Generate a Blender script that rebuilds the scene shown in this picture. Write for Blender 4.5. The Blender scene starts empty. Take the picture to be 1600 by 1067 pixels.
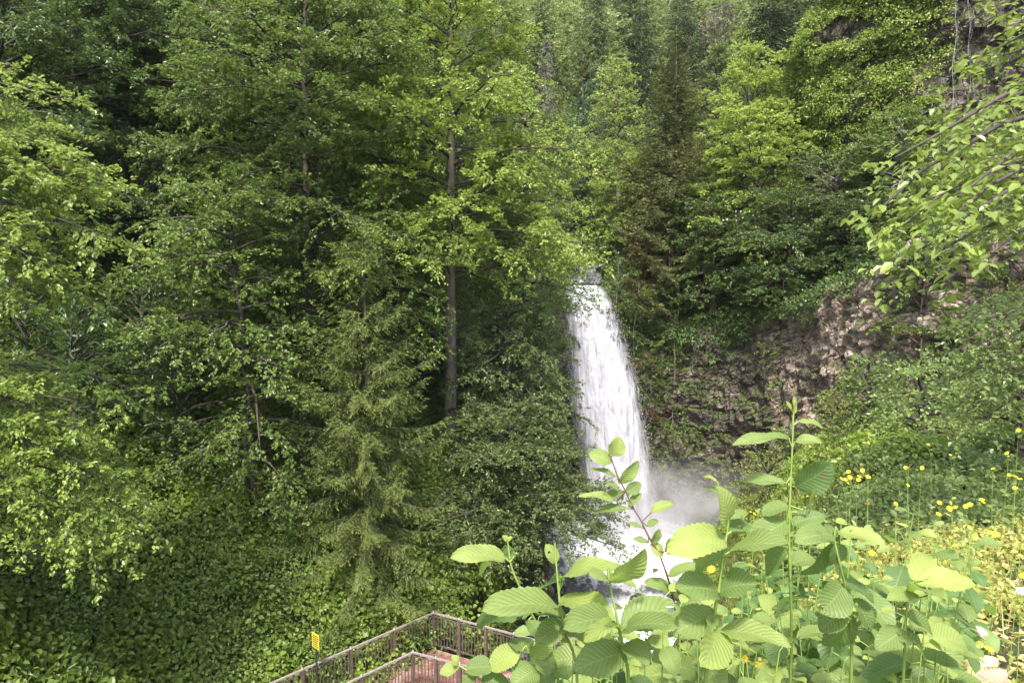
import bpy, math, random
import numpy as np
from mathutils import Vector
random.seed(7)
C = bpy.context.scene.collection
sc = bpy.context.scene
R = math.radians
# ------------------------------------------------------------------ camera, world, sun, exposure
EYE = np.array([0.0, 0.0, 13.0]); PITCH = R(5.0); FPX = 1067.0
cam_d = bpy.data.cameras.new("camera"); cam = bpy.data.objects.new("camera", cam_d); C.objects.link(cam)
cam.location = EYE; cam.rotation_euler = (R(90) - PITCH, 0, 0)
cam_d.lens = 24.0; cam_d.sensor_width = 36.0; cam_d.clip_start = 0.05; cam_d.clip_end = 1000
sc.camera = cam
SUN_EL, SUN_AZ = R(58), R(188)      # azimuth clockwise from +Y
w = bpy.data.worlds.new("World"); sc.world = w; w.use_nodes = True
nt = w.node_tree; bg = nt.nodes["Background"]
sky = nt.nodes.new("ShaderNodeTexSky"); sky.sky_type = 'NISHITA'; sky.sun_disc = False
sky.sun_elevation = SUN_EL; sky.sun_rotation = SUN_AZ; sky.air_density = 1.0; sky.dust_density = 3.0; sky.ozone_density = 1.0
nt.links.new(sky.outputs[0], bg.inputs[0]); bg.inputs[1].default_value = 0.15
sd = bpy.data.lights.new("sun", 'SUN'); sd.energy = 3.0; sd.angle = R(6); sd.color = (1.0, 0.95, 0.86)
so = bpy.data.objects.new("sun", sd); C.objects.link(so)
tosun = Vector((math.sin(SUN_AZ) * math.cos(SUN_EL), math.cos(SUN_AZ) * math.cos(SUN_EL), math.sin(SUN_EL)))
so.rotation_euler = tosun.to_track_quat('Z', 'Y').to_euler(); so.location = (0, 0, 60)
sc.view_settings.view_transform = 'Standard'; sc.view_settings.look = 'None'
sc.view_settings.exposure = 1.6; sc.view_settings.gamma = 1
cy = sc.cycles
cy.max_bounces = 6; cy.diffuse_bounces = 3; cy.glossy_bounces = 2; cy.transmission_bounces = 4
cy.transparent_max_bounces = 12; cy.volume_bounces = 1
cy.use_denoising = True; cy.denoiser = 'OPENIMAGEDENOISE'
cy.sample_clamp_indirect = 6
cy.volume_step_rate = 2.0; cy.volume_max_steps = 128

# ------------------------------------------------------------------ helpers
def at(px, py, Y):
    """world point seen at photo pixel (px,py) at world depth Y"""
    u = (px - 800) / FPX; v = -(py - 533.5) / FPX
    d = np.array([u, math.cos(PITCH) + v * math.sin(PITCH), -math.sin(PITCH) + v * math.cos(PITCH)])
    return EYE + d * (Y / d[1])

def smooth(a, b, x):
    t = np.clip((x - a) / (b - a), 0, 1); return t * t * (3 - 2 * t)

def _hash(ix, iy, iz, seed):
    h = (ix * 374761393 + iy * 668265263 + iz * 2147483647 + seed * 1274126177) & 0xffffffff
    h = ((h ^ (h >> 13)) * 1274126177) & 0xffffffff
    return ((h ^ (h >> 16)) & 0xffff) / 65535.0

def vnoise(P, seed=0):
    P = np.asarray(P, float); I = np.floor(P).astype(np.int64); F = P - I; F = F * F * (3 - 2 * F)
    r = 0
    for dx in (0, 1):
        for dy in (0, 1):
            for dz in (0, 1):
                wgt = (F[..., 0] if dx else 1 - F[..., 0]) * (F[..., 1] if dy else 1 - F[..., 1]) * (F[..., 2] if dz else 1 - F[..., 2])
                r = r + wgt * _hash(I[..., 0] + dx, I[..., 1] + dy, I[..., 2] + dz, seed)
    return r

def fbm(P, seed=0, octs=4):
    P = np.asarray(P, float); s = 0; a = 0.5
    for o in range(octs):
        s = s + a * (vnoise(P * (2.03 ** o), seed + o * 17) - 0.5); a *= 0.5
    return s   # about -0.5..0.5

def norm(v):
    return v / np.maximum(np.linalg.norm(v, axis=-1, keepdims=True), 1e-9)

def make_mesh(name, V, F, tint=None, uv=None, smoothed=False):
    """F: (n,k) index array or list of such arrays"""
    me = bpy.data.meshes.new(name)
    Fs = F if isinstance(F, list) else [F]
    Fs = [np.asarray(f, np.int32) for f in Fs if len(f)]
    me.vertices.add(len(V)); me.vertices.foreach_set('co', np.asarray(V, np.float32).ravel())
    loops = np.concatenate([f.ravel() for f in Fs]); tot = np.concatenate([np.full(len(f), f.shape[1], np.int32) for f in Fs])
    me.loops.add(len(loops)); me.loops.foreach_set('vertex_index', loops)
    me.polygons.add(len(tot)); me.polygons.foreach_set('loop_start', np.concatenate([[0], np.cumsum(tot)[:-1]]).astype(np.int32))
    if tint is not None:
        a = me.attributes.new('tint', 'FLOAT', 'FACE'); a.data.foreach_set('value', np.asarray(tint, np.float32))
    if uv is not None:
        u = me.uv_layers.new(name='UVMap'); u.data.foreach_set('uv', np.asarray(uv, np.float32)[loops].ravel())
    me.polygons.foreach_set('use_smooth', np.full(len(tot), smoothed))
    me.update(calc_edges=True)
    return me

def link(name, me, mat, parent=None):
    o = bpy.data.objects.new(name, me); C.objects.link(o)
    if mat is not None and len(me.materials) == 0: me.materials.append(mat)
    if parent is not None:
        o.parent = parent
    return o

def tag(o, label=None, cat=None, group=None, kind=None):
    if label: o['label'] = label
    if cat: o['category'] = cat
    if group: o['group'] = group
    if kind: o['kind'] = kind
    return o

def empty(name, loc=(0, 0, 0), rz=0):
    o = bpy.data.objects.new(name, None); C.objects.link(o); o.location = loc; o.rotation_euler = (0, 0, rz)
    o.empty_display_size = .2
    return o

class Bag:
    """collects vertices and faces of several pieces into one mesh"""
    def __init__(s): s.V = []; s.F = {}; s.n = 0
    def add(s, V, F):
        V = np.asarray(V, float); F = np.asarray(F, int)
        s.V.append(V); s.F.setdefault(F.shape[1], []).append(F + s.n); s.n += len(V)
    def mesh(s, name, smoothed=False):
        return make_mesh(name, np.concatenate(s.V), [np.concatenate(f) for f in s.F.values()], smoothed=smoothed)
    def tube(s, pts, rad, k=6):
        pts = np.asarray(pts, float); n = len(pts); rad = np.broadcast_to(rad, (n,))
        T = norm(np.gradient(pts, axis=0)); ref = np.array([0.31, 0.17, 0.93]) if abs(T[:, 2]).mean() < .8 else np.array([1., .1, 0])
        A = norm(np.cross(T, ref)); B = np.cross(T, A); a = np.arange(k) * 2 * math.pi / k
        V = pts[:, None, :] + rad[:, None, None] * (np.cos(a)[None, :, None] * A[:, None, :] + np.sin(a)[None, :, None] * B[:, None, :])
        i = np.arange(n - 1)[:, None] * k; j = np.arange(k)[None, :]; jn = (j + 1) % k
        F = np.stack([i + j, i + jn, i + k + jn, i + k + j], -1).reshape(-1, 4)
        s.add(V.reshape(-1, 3), F)
    def box(s, c, half, ax=None):
        c = np.asarray(c, float); ax = np.eye(3) if ax is None else np.asarray(ax, float)
        V = np.array([[x, y, z] for x in (-1, 1) for y in (-1, 1) for z in (-1, 1)]) * np.asarray(half)
        s.add(V @ ax + c, [[0, 1, 3, 2], [4, 6, 7, 5], [0, 4, 5, 1], [2, 3, 7, 6], [0, 2, 6, 4], [1, 5, 7, 3]])
    def beam(s, a, b, w, h, up=(0, 0, 1)):
        a = np.asarray(a, float); b = np.asarray(b, float); d = b - a; L = np.linalg.norm(d); x = d / L
        y = norm(np.cross(np.asarray(up, float), x)); z = np.cross(x, y)
        s.box((a + b) / 2, (L / 2, w / 2, h / 2), np.array([x, y, z]))

# ------------------------------------------------------------------ materials
def newmat(name):
    m = bpy.data.materials.new(name); m.use_nodes = True
    n = m.node_tree.nodes; l = m.node_tree.links
    return m, n, l, n["Principled BSDF"], n["Material Output"]

def mixc(n, l, fac, a, b):
    x = n.new("ShaderNodeMix"); x.data_type = 'RGBA'
    for sock, v in ((x.inputs[0], fac), (x.inputs[6], a), (x.inputs[7], b)):
        if hasattr(v, 'is_output') or isinstance(v, bpy.types.NodeSocket): l.new(v, sock)
        elif isinstance(v, tuple): sock.default_value = (*v, 1)
        else: sock.default_value = v
    return x.outputs[2]

def noise(n, l, scale, detail=4, rough=.55, vec=None, stretch=None):
    t = n.new("ShaderNodeTexNoise"); t.inputs['Scale'].default_value = scale; t.inputs['Detail'].default_value = detail
    t.inputs['Roughness'].default_value = rough
    if stretch is not None:
        g = n.new("ShaderNodeNewGeometry"); mp = n.new("ShaderNodeMapping"); mp.inputs['Scale'].default_value = stretch
        l.new(vec if vec is not None else g.outputs['Position'], mp.inputs[0]); l.new(mp.outputs[0], t.inputs['Vector'])
    else:
        if vec is None:
            g = n.new("ShaderNodeNewGeometry"); vec = g.outputs['Position']
        l.new(vec, t.inputs['Vector'])
    return t.outputs[0]

def ramp(n, l, src, stops):
    r = n.new("ShaderNodeValToRGB"); l.new(src, r.inputs[0]); e = r.color_ramp.elements
    while len(e) < len(stops): e.new(0.5)
    for k, (p, c) in enumerate(stops):
        e[k].position = p; e[k].color = (*c, 1) if isinstance(c, tuple) else (c, c, c, 1)
    return r.outputs[0]

def leaf_mat(name, a, b, trans=.35, rough=.4, tcol=None, spec=.42):
    a = (a[0] * 1.08, a[1], a[2] * .92); b = (b[0] * 1.08, b[1], b[2] * 1.0)
    m, n, l, p, out = newmat(name)
    at_ = n.new("ShaderNodeAttribute"); at_.attribute_name = 'tint'
    col = mixc(n, l, at_.outputs['Fac'], a, b)
    oi = n.new("ShaderNodeObjectInfo"); hs = n.new("ShaderNodeHueSaturation"); l.new(col, hs.inputs['Color'])
    mr = n.new("ShaderNodeMapRange"); mr.inputs[3].default_value = .8; mr.inputs[4].default_value = 1.2
    l.new(oi.outputs['Random'], mr.inputs[0]); l.new(mr.outputs[0], hs.inputs['Value'])
    col = hs.outputs[0]
    l.new(col, p.inputs['Base Color']); p.inputs['Roughness'].default_value = rough
    p.inputs['Specular IOR Level'].default_value = spec
    tr = n.new("ShaderNodeBsdfTranslucent")
    tc = mixc(n, l, .6, col, tcol or tuple(min(1, c * 1.8) for c in b)); l.new(tc, tr.inputs[0])
    mx = n.new("ShaderNodeMixShader"); mx.inputs[0].default_value = trans
    l.new(p.outputs[0], mx.inputs[1]); l.new(tr.outputs[0], mx.inputs[2]); l.new(mx.outputs[0], out.inputs[0])
    return m

M = {}
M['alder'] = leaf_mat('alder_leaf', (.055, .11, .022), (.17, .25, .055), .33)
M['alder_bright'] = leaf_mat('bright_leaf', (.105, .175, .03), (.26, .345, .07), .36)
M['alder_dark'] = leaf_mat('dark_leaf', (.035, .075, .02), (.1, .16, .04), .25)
M['shade'] = leaf_mat('shade_leaf', (.02, .042, .014), (.06, .1, .03), .15)  # leaf green darkened so the colour carries the shade of the left hollows
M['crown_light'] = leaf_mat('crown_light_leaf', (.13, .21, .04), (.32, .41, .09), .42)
M['dull'] = leaf_mat('dull_leaf', (.06, .1, .03), (.16, .22, .07), .28)
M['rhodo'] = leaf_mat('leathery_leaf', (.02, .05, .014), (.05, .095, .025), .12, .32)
M['spruce'] = leaf_mat('spruce_needle', (.028, .05, .02), (.06, .09, .03), .15, .6)
M['spruce_moss'] = leaf_mat('mossy_needle', (.035, .065, .016), (.135, .17, .035), .2, .6)
M['spruce_brown'] = leaf_mat('brownish_needle', (.045, .065, .022), (.13, .145, .045), .15, .6)
M['far_green'] = leaf_mat('far_leaf', (.07, .12, .04), (.2, .26, .08), .38)
M['forest'] = leaf_mat('forest_leaf', (.025, .045, .025), (.27, .35, .13), .35)
M['blue_green'] = leaf_mat('bluish_leaf', (.05, .1, .05), (.1, .17, .08), .3)
M['grey_twig'] = leaf_mat('grey_twig', (.16, .17, .13), (.27, .28, .22), .1, .7)
M['vine'] = leaf_mat('vine_leaf', (.055, .12, .02), (.24, .34, .055), .35, .42)
M['cliff_plant'] = leaf_mat('cliff_leaf', (.05, .1, .02), (.13, .19, .035), .35)
M['grass'] = leaf_mat('grass_blade', (.09, .13, .025), (.22, .27, .07), .3)
M['meadow'] = leaf_mat('meadow_leaf', (.15, .2, .05), (.42, .44, .14), .4)
M['litter'] = leaf_mat('dry_litter', (.28, .2, .09), (.6, .5, .24), .2, .7)
M['near_leaf'] = leaf_mat('near_bough_leaf', (.09, .165, .03), (.28, .37, .085), .38, .32)
M['bramble'] = leaf_mat('bramble_leaf', (.07, .14, .035), (.27, .36, .12), .35, .35)
M['rust'] = leaf_mat('rusty_leaf', (.12, .06, .025), (.2, .12, .04), .2, .6)

def bark(name, a, b):
    m, n, l, p, out = newmat(name)
    f = noise(n, l, 5, 6, .7, stretch=(1, 1, .35)); c = ramp(n, l, f, [(.35, a), (.65, b)]); l.new(c, p.inputs['Base Color'])
    p.inputs['Roughness'].default_value = .9; bp = n.new("ShaderNodeBump"); bp.inputs['Strength'].default_value = .6; bp.inputs['Distance'].default_value = .03
    l.new(f, bp.inputs['Height']); l.new(bp.outputs[0], p.inputs['Normal']); return m
M['bark'] = bark('bark', (.06, .045, .038), (.2, .16, .13))
M['branch'] = bark('branch_bark', (.025, .02, .016), (.085, .068, .055))
M['bark_dark'] = bark('dark_bark', (.02, .017, .014), (.07, .055, .045))
M['bark_grey'] = bark('grey_bark', (.12, .1, .09), (.3, .27, .24))

def rock_mat(name, cols, moss=.5, wet=False, scale=1.0):
    m, n, l, p, out = newmat(name)
    f1 = noise(n, l, .9 * scale, 8, .65, stretch=(1, 1, 1.6)); f2 = noise(n, l, 5 * scale, 6, .7)
    c = ramp(n, l, f1, [(.36, cols[0]), (.46, cols[1]), (.53, cols[2]), (.62, cols[3])])
    c = mixc(n, l, ramp(n, l, f2, [(.38, .0), (.62, .75)]), c, cols[0])
    g = n.new("ShaderNodeNewGeometry"); sx = n.new("ShaderNodeSeparateXYZ"); l.new(g.outputs['Normal'], sx.inputs[0])
    f3 = noise(n, l, 1.3, 5, .6); ad = n.new("ShaderNodeMath"); ad.operation = 'MULTIPLY_ADD'; l.new(sx.outputs[2], ad.inputs[0]); ad.inputs[1].default_value = .35; l.new(f3, ad.inputs[2])
    mm = ramp(n, l, ad.outputs[0], [(.62 - .2 * moss, 0.), (.75 - .2 * moss, 1.)])
    mc = mixc(n, l, f2, (.03, .05, .012), (.1, .13, .03))
    c = mixc(n, l, mm, c, mc); l.new(c, p.inputs['Base Color'])
    p.inputs['Roughness'].default_value = .35 if wet else .85
    bp = n.new("ShaderNodeBump"); bp.inputs['Strength'].default_value = 1; bp.inputs['Distance'].default_value = .3
    f4 = noise(n, l, 2.2 * scale, 10, .72); vo = n.new("ShaderNodeTexVoronoi"); vo.feature = 'DISTANCE_TO_EDGE'; vo.inputs['Scale'].default_value = 1.7 * scale
    wp = n.new("ShaderNodeVectorMath"); wp.operation = 'MULTIPLY_ADD'; wp.inputs[1].default_value = (1.1,) * 3; nn = n.new("ShaderNodeTexNoise"); nn.inputs['Scale'].default_value = 1.5 * scale; l.new(g.outputs['Position'], nn.inputs['Vector'])
    l.new(nn.outputs['Color'], wp.inputs[0]); l.new(g.outputs['Position'], wp.inputs[2]); l.new(wp.outputs[0], vo.inputs['Vector'])
    sm = n.new("ShaderNodeMath"); sm.operation = 'MULTIPLY_ADD'; l.new(ramp(n, l, vo.outputs['Distance'], [(.0, 0.), (.12, 1.)]), sm.inputs[0]); sm.inputs[1].default_value = .45; l.new(f4, sm.inputs[2]); l.new(sm.outputs[0], bp.inputs['Height']); l.new(bp.outputs[0], p.inputs['Normal'])
    return m
M['cliff'] = rock_mat('cliff_rock', [(.1, .07, .052), (.34, .25, .19), (.52, .41, .33), (.66, .56, .47)], -.1)
M['cliff_wet'] = rock_mat('wet_cliff_rock', [(.035, .027, .021), (.12, .09, .07), (.22, .17, .138), (.34, .28, .235)], .3, True)
M['boulder'] = rock_mat('boulder_rock', [(.08, .085, .1), (.25, .26, .28), (.38, .38, .39), (.5, .49, .48)], -.5, False, 2)
M['soil'] = rock_mat('soil', [(.02, .015, .01), (.04, .03, .02), (.06, .045, .03), (.08, .06, .04)], .5)

def plain(name, col, rough=.5, metal=0, nscale=None, col2=None):
    m, n, l, p, out = newmat(name)
    p.inputs['Base Color'].default_value = (*col, 1); p.inputs['Roughness'].default_value = rough; p.inputs['Metallic'].default_value = metal
    if nscale:
        c = mixc(n, l, ramp(n, l, noise(n, l, nscale, 6, .65), [(.35, 0.), (.65, 1.)]), col, col2); l.new(c, p.inputs['Base Color'])
    return m
M['rail'] = plain('rail_paint', (.075, .056, .048), .5, 0, 9, (.13, .1, .085))
M['railtop'] = plain('rail_top_paint', (.2, .17, .155), .38, 0, 12, (.3, .26, .24))
M['sign'] = plain('sign_yellow', (.75, .58, .02), .5, 0, 6, (.62, .5, .05))
M['black'] = plain('black_paint', (.015, .015, .015), .5, 0, 8, (.04, .04, .04))
M['petal'] = plain('yellow_petal', (.85, .58, .01), .6, 0, 40, (.9, .68, .03))
M['stem'] = plain('green_stem', (.16, .26, .05), .5, 0, 30, (.25, .32, .08))
M['stem_brown'] = plain('brown_stem', (.09, .05, .035), .6, 0, 60, (.17, .1, .07))

# ------------------------------------------------------------------ terrain
WALL = np.array([(1.2, 36.3), (2.6, 37.6), (3.6, 38.7), (5.6, 38.9), (7.5, 38.6), (9.5, 38), (12, 36.2), (14, 33), (15, 29), (16.2, 25.5), (19, 22.5), (24, 19.5), (30, 18)], float)
WTOP = np.array([11.5, 12.3, 12.6, 12.0, 11.3, 10.6, 10.8, 12, 13.6, 14.6, 15.5, 16, 16.5])

def wall_dist(x, y):
    """unsigned distance to the wall path, signed side (+ behind), interpolated top height"""
    best = np.full(x.shape, 1e9); sgn = np.ones(x.shape); top = np.zeros(x.shape)
    for k in range(len(WALL) - 1):
        a, b = WALL[k], WALL[k + 1]; d = b - a; L = d @ d
        t = np.clip(((x - a[0]) * d[0] + (y - a[1]) * d[1]) / L, 0, 1)
        qx, qy = a[0] + t * d[0], a[1] + t * d[1]; dd = np.hypot(x - qx, y - qy)
        cr = d[0] * (y - a[1]) - d[1] * (x - a[0])
        m = dd < best - 1e-9
        best = np.where(m, dd, best); sgn = np.where(m, np.sign(cr), sgn); top = np.where(m, WTOP[k] + t * (WTOP[k + 1] - WTOP[k]), top)
    return best * sgn, top

def H(x, y):
    x = np.asarray(x, float); y = np.asarray(y, float)
    xl = np.interp(y, [0, 14, 18, 22, 26, 30, 33, 36, 40, 60], [-7.5, -6.6, -2.6, -.9, .0, 1.2, 1.7, 2.0, 2.2, 2.5])
    e = xl - x
    zb = -.6 + 4.6 * smooth(-.2, 1.3, e) + .9 * np.maximum(e, 0)
    d = np.maximum(-.68 * (x + 2.2) + .73 * (y - 19.75), -6.9 - x)
    zs = np.where(d > 0, 1.6 + .95 * d, 1.6 + 1.5 * d)
    zl = np.where(e > -.3, np.minimum(zb, np.maximum(zs, -.6)), -.6)
    xr = np.interp(y, [-8, 0, 4, 6, 9, 12, 18, 22, 26, 30, 34, 38], [-8, -4.5, -2.5, -.9, .9, 2.0, 3.8, 4.9, 6.3, 7.6, 8.6, 9.2])
    k = np.interp(y, [9, 20, 30], [3, 1.75, 1.15]); cap = np.interp(y, [-8, 0, 5, 9, 14, 18, 22, 27, 34], [11.4, 11.2, 10.75, 10.1, 9.3, 8.4, 7.4, 6.0, 2.5])
    er = x - xr; zr0 = -.6 + k * er
    capx = cap + .04 * np.maximum(x - 4, 0)
    zr = -np.log(np.exp(-np.clip(zr0, -30, 60) * 1.2) + np.exp(-capx * 1.2)) / 1.2
    zr = np.where(er > 0, zr, -.6)
    z = np.maximum(np.maximum(zl, zr), -.6)
    # behind the gorge wall
    wd, wt = wall_dist(x, y)
    axis = 3.9 + .06 * (y - 38)
    val = 12.55 + .13 * np.maximum(y - 39, 0) + .8 * np.maximum(np.abs(x - axis) - 1.4, 0)
    up = wt + .8 * wd
    zbh = np.minimum(val, up)
    z = np.where((wd > 0) & (x > 1.4 - .05 * (y - 36)) & (y > 17), zbh, z)
    z = np.where((y > 37.5) & (x <= 2.2), np.minimum(np.maximum(z, np.minimum(val, z + 6)), 1.6 + .95 * np.maximum(d, 0) + 3), z)
    far = 13 + (y - 62) * .95 + 6 * np.sin(x * .05 + 1)
    return np.maximum(z, far)

def Hn(x, y):
    x = np.asarray(x, float); y = np.asarray(y, float)
    P = np.stack([x, y, 0 * x], -1)
    amp = np.where(y < 12, .35, np.where(y > 40, 2.0, 1.0))
    near = smooth(0, 3, np.hypot(x, y))
    return H(x, y) + fbm(P * .45, 3) * amp * 1.2 * near + fbm(P * 2.2, 9) * .25 + np.where((x > 3) & (y > 9) & (y < 34), fbm(P * .9, 15) * 1.6 * smooth(9, 12, y), 0)

def axis_grid(segs):
    out = []
    for a, b, s in segs: out += list(np.arange(a, b, s))
    return np.array(out + [segs[-1][1]])
gx = axis_grid([(-90, -24, 2), (-24, -10, .6), (-10, 22, .28), (22, 36, .6), (36, 130, 2)])
gy = axis_grid([(-10, -2, .6), (-2, 24, .28), (24, 46, .3), (46, 70, 1), (70, 170, 2.5)])
X, Y = np.meshgrid(gx, gy); Z = Hn(X, Y)
ny, nx = X.shape; idx = np.arange(nx * ny).reshape(ny, nx)
F = np.stack([idx[:-1, :-1], idx[:-1, 1:], idx[1:, 1:], idx[1:, :-1]], -1).reshape(-1, 4)
tag(link('terrain', make_mesh('terrain', np.stack([X, Y, Z], -1).reshape(-1, 3), F, smoothed=True), M['soil']),
    'dark earthy banks and slopes under the trees all round the gorge', 'ground', kind='structure')

def resample(path, step, extra):
    path = np.asarray(path, float); seg = np.linalg.norm(np.diff(path, axis=0), axis=1); s = np.concatenate([[0], np.cumsum(seg)])
    n = int(s[-1] / step) + 1; t = np.linspace(0, s[-1], n)
    P = np.stack([np.interp(t, s, path[:, k]) for k in range(path.shape[1])], -1)
    for _ in range(int(1.2 / step)):
        P[1:-1] = (P[:-2] + 2 * P[1:-1] + P[2:]) / 4
    return P, np.interp(t, s, extra)

def cliff_sheet(name, path, tops, zb, step, amp, mat, lean, seed, front):
    P, T = resample(path, step, tops)
    tan = norm(np.gradient(P, axis=0)); nrm = np.stack([tan[:, 1], -tan[:, 0]], -1)   # towards the gorge
    nz = int((T.max() - zb) / step); v = np.linspace(0, 1, nz)
    Z = zb + (T[:, None] + .6 - zb) * v[None, :]
    off = front + lean * (v[None, :] ** 1.0) * np.ones_like(Z)
    B = np.stack([P[:, None, 0] + 0 * Z, P[:, None, 1] + 0 * Z, Z], -1)
    n1 = fbm(B * np.array([.33, .33, .4]), seed, 3) * 2.2
    n2 = np.abs(fbm(B * np.array([.9, .9, 1.3]), seed + 5, 4)); n3 = fbm(B * 3.1, seed + 9, 3)
    st = np.sin(B[..., 2] * 2.1 + B[..., 0] * .6 + fbm(B * .7, seed + 2) * 5)   # bedding ledges
    cr = np.minimum(np.abs(fbm(B * np.array([1.1, 1.1, .45]), seed + 11, 3)), .06) / .06; cr2 = np.minimum(np.abs(fbm(B * np.array([.5, .5, 1.7]) + 9, seed + 13, 3)), .05) / .05
    d = amp * (n1 * 1.25 + .2 - n2 * 2.0 + n3 * .5 + .2 * st + .42 * cr + .35 * cr2) + off
    V = B.copy(); V[..., 0] += nrm[:, None, 0] * d; V[..., 1] += nrm[:, None, 1] * d
    V[..., 2] += n3 * .2
    # roll the top edge back over the ground behind
    roll = smooth(.93, 1.0, v)[None, :]
    V[..., 0] -= nrm[:, None, 0] * roll * 1.6; V[..., 1] -= nrm[:, None, 1] * roll * 1.6
    a, b = Z.shape; idx = np.arange(a * b).reshape(a, b)
    F = np.stack([idx[:-1, :-1], idx[1:, :-1], idx[1:, 1:], idx[:-1, 1:]], -1).reshape(-1, 4)
    me = make_mesh(name, V.reshape(-1, 3), F, smoothed=False)
    o = link(name, me, mat)
    Nrm = np.stack([nrm[:, None, 0] + 0 * Z, nrm[:, None, 1] + 0 * Z, 0 * Z], -1)
    return o, V, Nrm

def lean_all(P):
    return None
cw, CV, CN = cliff_sheet('gorge_cliff', WALL, WTOP, -1.0, .16, .55, M['cliff_wet'], -.2, 21, .55)
tag(cw, 'dark wet rock wall curving round the waterfall and rising to the right', 'cliff', kind='structure')
cw.data.materials.append(M['cliff'])
mi = np.zeros(len(cw.data.polygons), np.int32); nv = CV.shape[1] - 1
cen = (CV[:-1, :-1] + CV[1:, 1:]) / 2
dry = (cen[..., 0] > 12.6 + 1.2 * fbm(cen * .8, 4)) & (cen[..., 2] > 5.2 + 3 * fbm(cen * .6, 8))
cw.data.polygons.foreach_set('material_index', dry.reshape(-1).astype(np.int32))
UP = np.array([(17.6, 42), (18.2, 38), (18.8, 35.4), (20.4, 33.4), (24, 31.6), (32, 29.5)], float)
uw, UV_, UN = cliff_sheet('upper_cliff', UP, np.array([20, 27, 31, 34, 35, 36.]), 14, .2, .7, M['cliff_wet'], 1.6, 51, .3)
tag(uw, 'shadowed upper rock wall with thin water trickles at the top right', 'cliff', kind='structure')

# ------------------------------------------------------------------ water
def grid_faces(a, b):
    idx = np.arange(a * b).reshape(a, b)
    return np.stack([idx[:-1, :-1], idx[1:, :-1], idx[1:, 1:], idx[:-1, 1:]], -1).reshape(-1, 4)
def pool_mat():
    m, n, l, p, out = newmat('pool_water')
    g = n.new("ShaderNodeNewGeometry"); sp = n.new("ShaderNodeSeparateXYZ"); l.new(g.outputs['Position'], sp.inputs[0])
    # foam belongs to the surface: thick where the fall lands, broken rapids downstream
    def dist(cx, cyy, r):
        v = n.new("ShaderNodeVectorMath"); v.operation = 'DISTANCE'; v.inputs[1].default_value = (cx, cyy, 0); l.new(g.outputs['Position'], v.inputs[0])
        mr = n.new("ShaderNodeMapRange"); mr.inputs[1].default_value = r; mr.inputs[2].default_value = 0; l.new(v.outputs['Value'], mr.inputs[0]); return mr.outputs[0]
    a = dist(6.0, 33.0, 6.2); b = dist(5.2, 25.2, 3.2)
    mx = n.new("ShaderNodeMath"); mx.operation = 'MAXIMUM'; l.new(a, mx.inputs[0]); l.new(b, mx.inputs[1])
    nf = noise(n, l, 1.6, 8, .7, stretch=(1, .55, 1)); ad = n.new("ShaderNodeMath"); ad.operation = 'MULTIPLY_ADD'; l.new(nf, ad.inputs[0]); ad.inputs[1].default_value = 1.5; l.new(mx.outputs[0], ad.inputs[2])
    fm = ramp(n, l, ad.outputs[0], [(.8, 0.), (1.0, 1.)])
    mr = n.new("ShaderNodeMapRange"); mr.inputs[1].default_value = .86; mr.inputs[2].default_value = 1.25; l.new(ad.outputs[0], mr.inputs[0])
    c = mixc(n, l, mr.outputs[0], (.035, .04, .042), (.66, .67, .7)); l.new(c, p.inputs['Base Color'])
    r2 = n.new("ShaderNodeMapRange"); r2.inputs[3].default_value = .12; r2.inputs[4].default_value = .7; l.new(mr.outputs[0], r2.inputs[0]); l.new(r2.outputs[0], p.inputs['Roughness'])
    bp = n.new("ShaderNodeBump"); bp.inputs['Strength'].default_value = .9; bp.inputs['Distance'].default_value = .12
    l.new(noise(n, l, 3.5, 6, .6, stretch=(1, .6, 1)), bp.inputs['Height']); l.new(bp.outputs[0], p.inputs['Normal'])
    return m
def water_sheet(name, x0, x1, y0, y1, z, mat, amp, step=.18):
    xs = np.arange(x0, x1, step); ys = np.arange(y0, y1, step); X, Y = np.meshgrid(xs, ys, indexing='ij')
    P = np.stack([X, Y, 0 * X], -1); boil = np.exp(-((X - 6) ** 2 + (Y - 33.5) ** 2) / 14) + .6 * np.exp(-((X - 5.2) ** 2 + (Y - 25.2) ** 2) / 6)
    Zz = z + amp * fbm(P * 1.1, 31) * (.35 + 2.2 * boil)
    return link(name, make_mesh(name, np.stack([X, Y, Zz], -1).reshape(-1, 3), grid_faces(*X.shape), smoothed=True), mat)
tag(water_sheet('plunge_pool', -8, 12, 8, 39, 0, pool_mat(), .5), 'dark pool and stream churned white under the waterfall', 'water', kind='structure')

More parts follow.
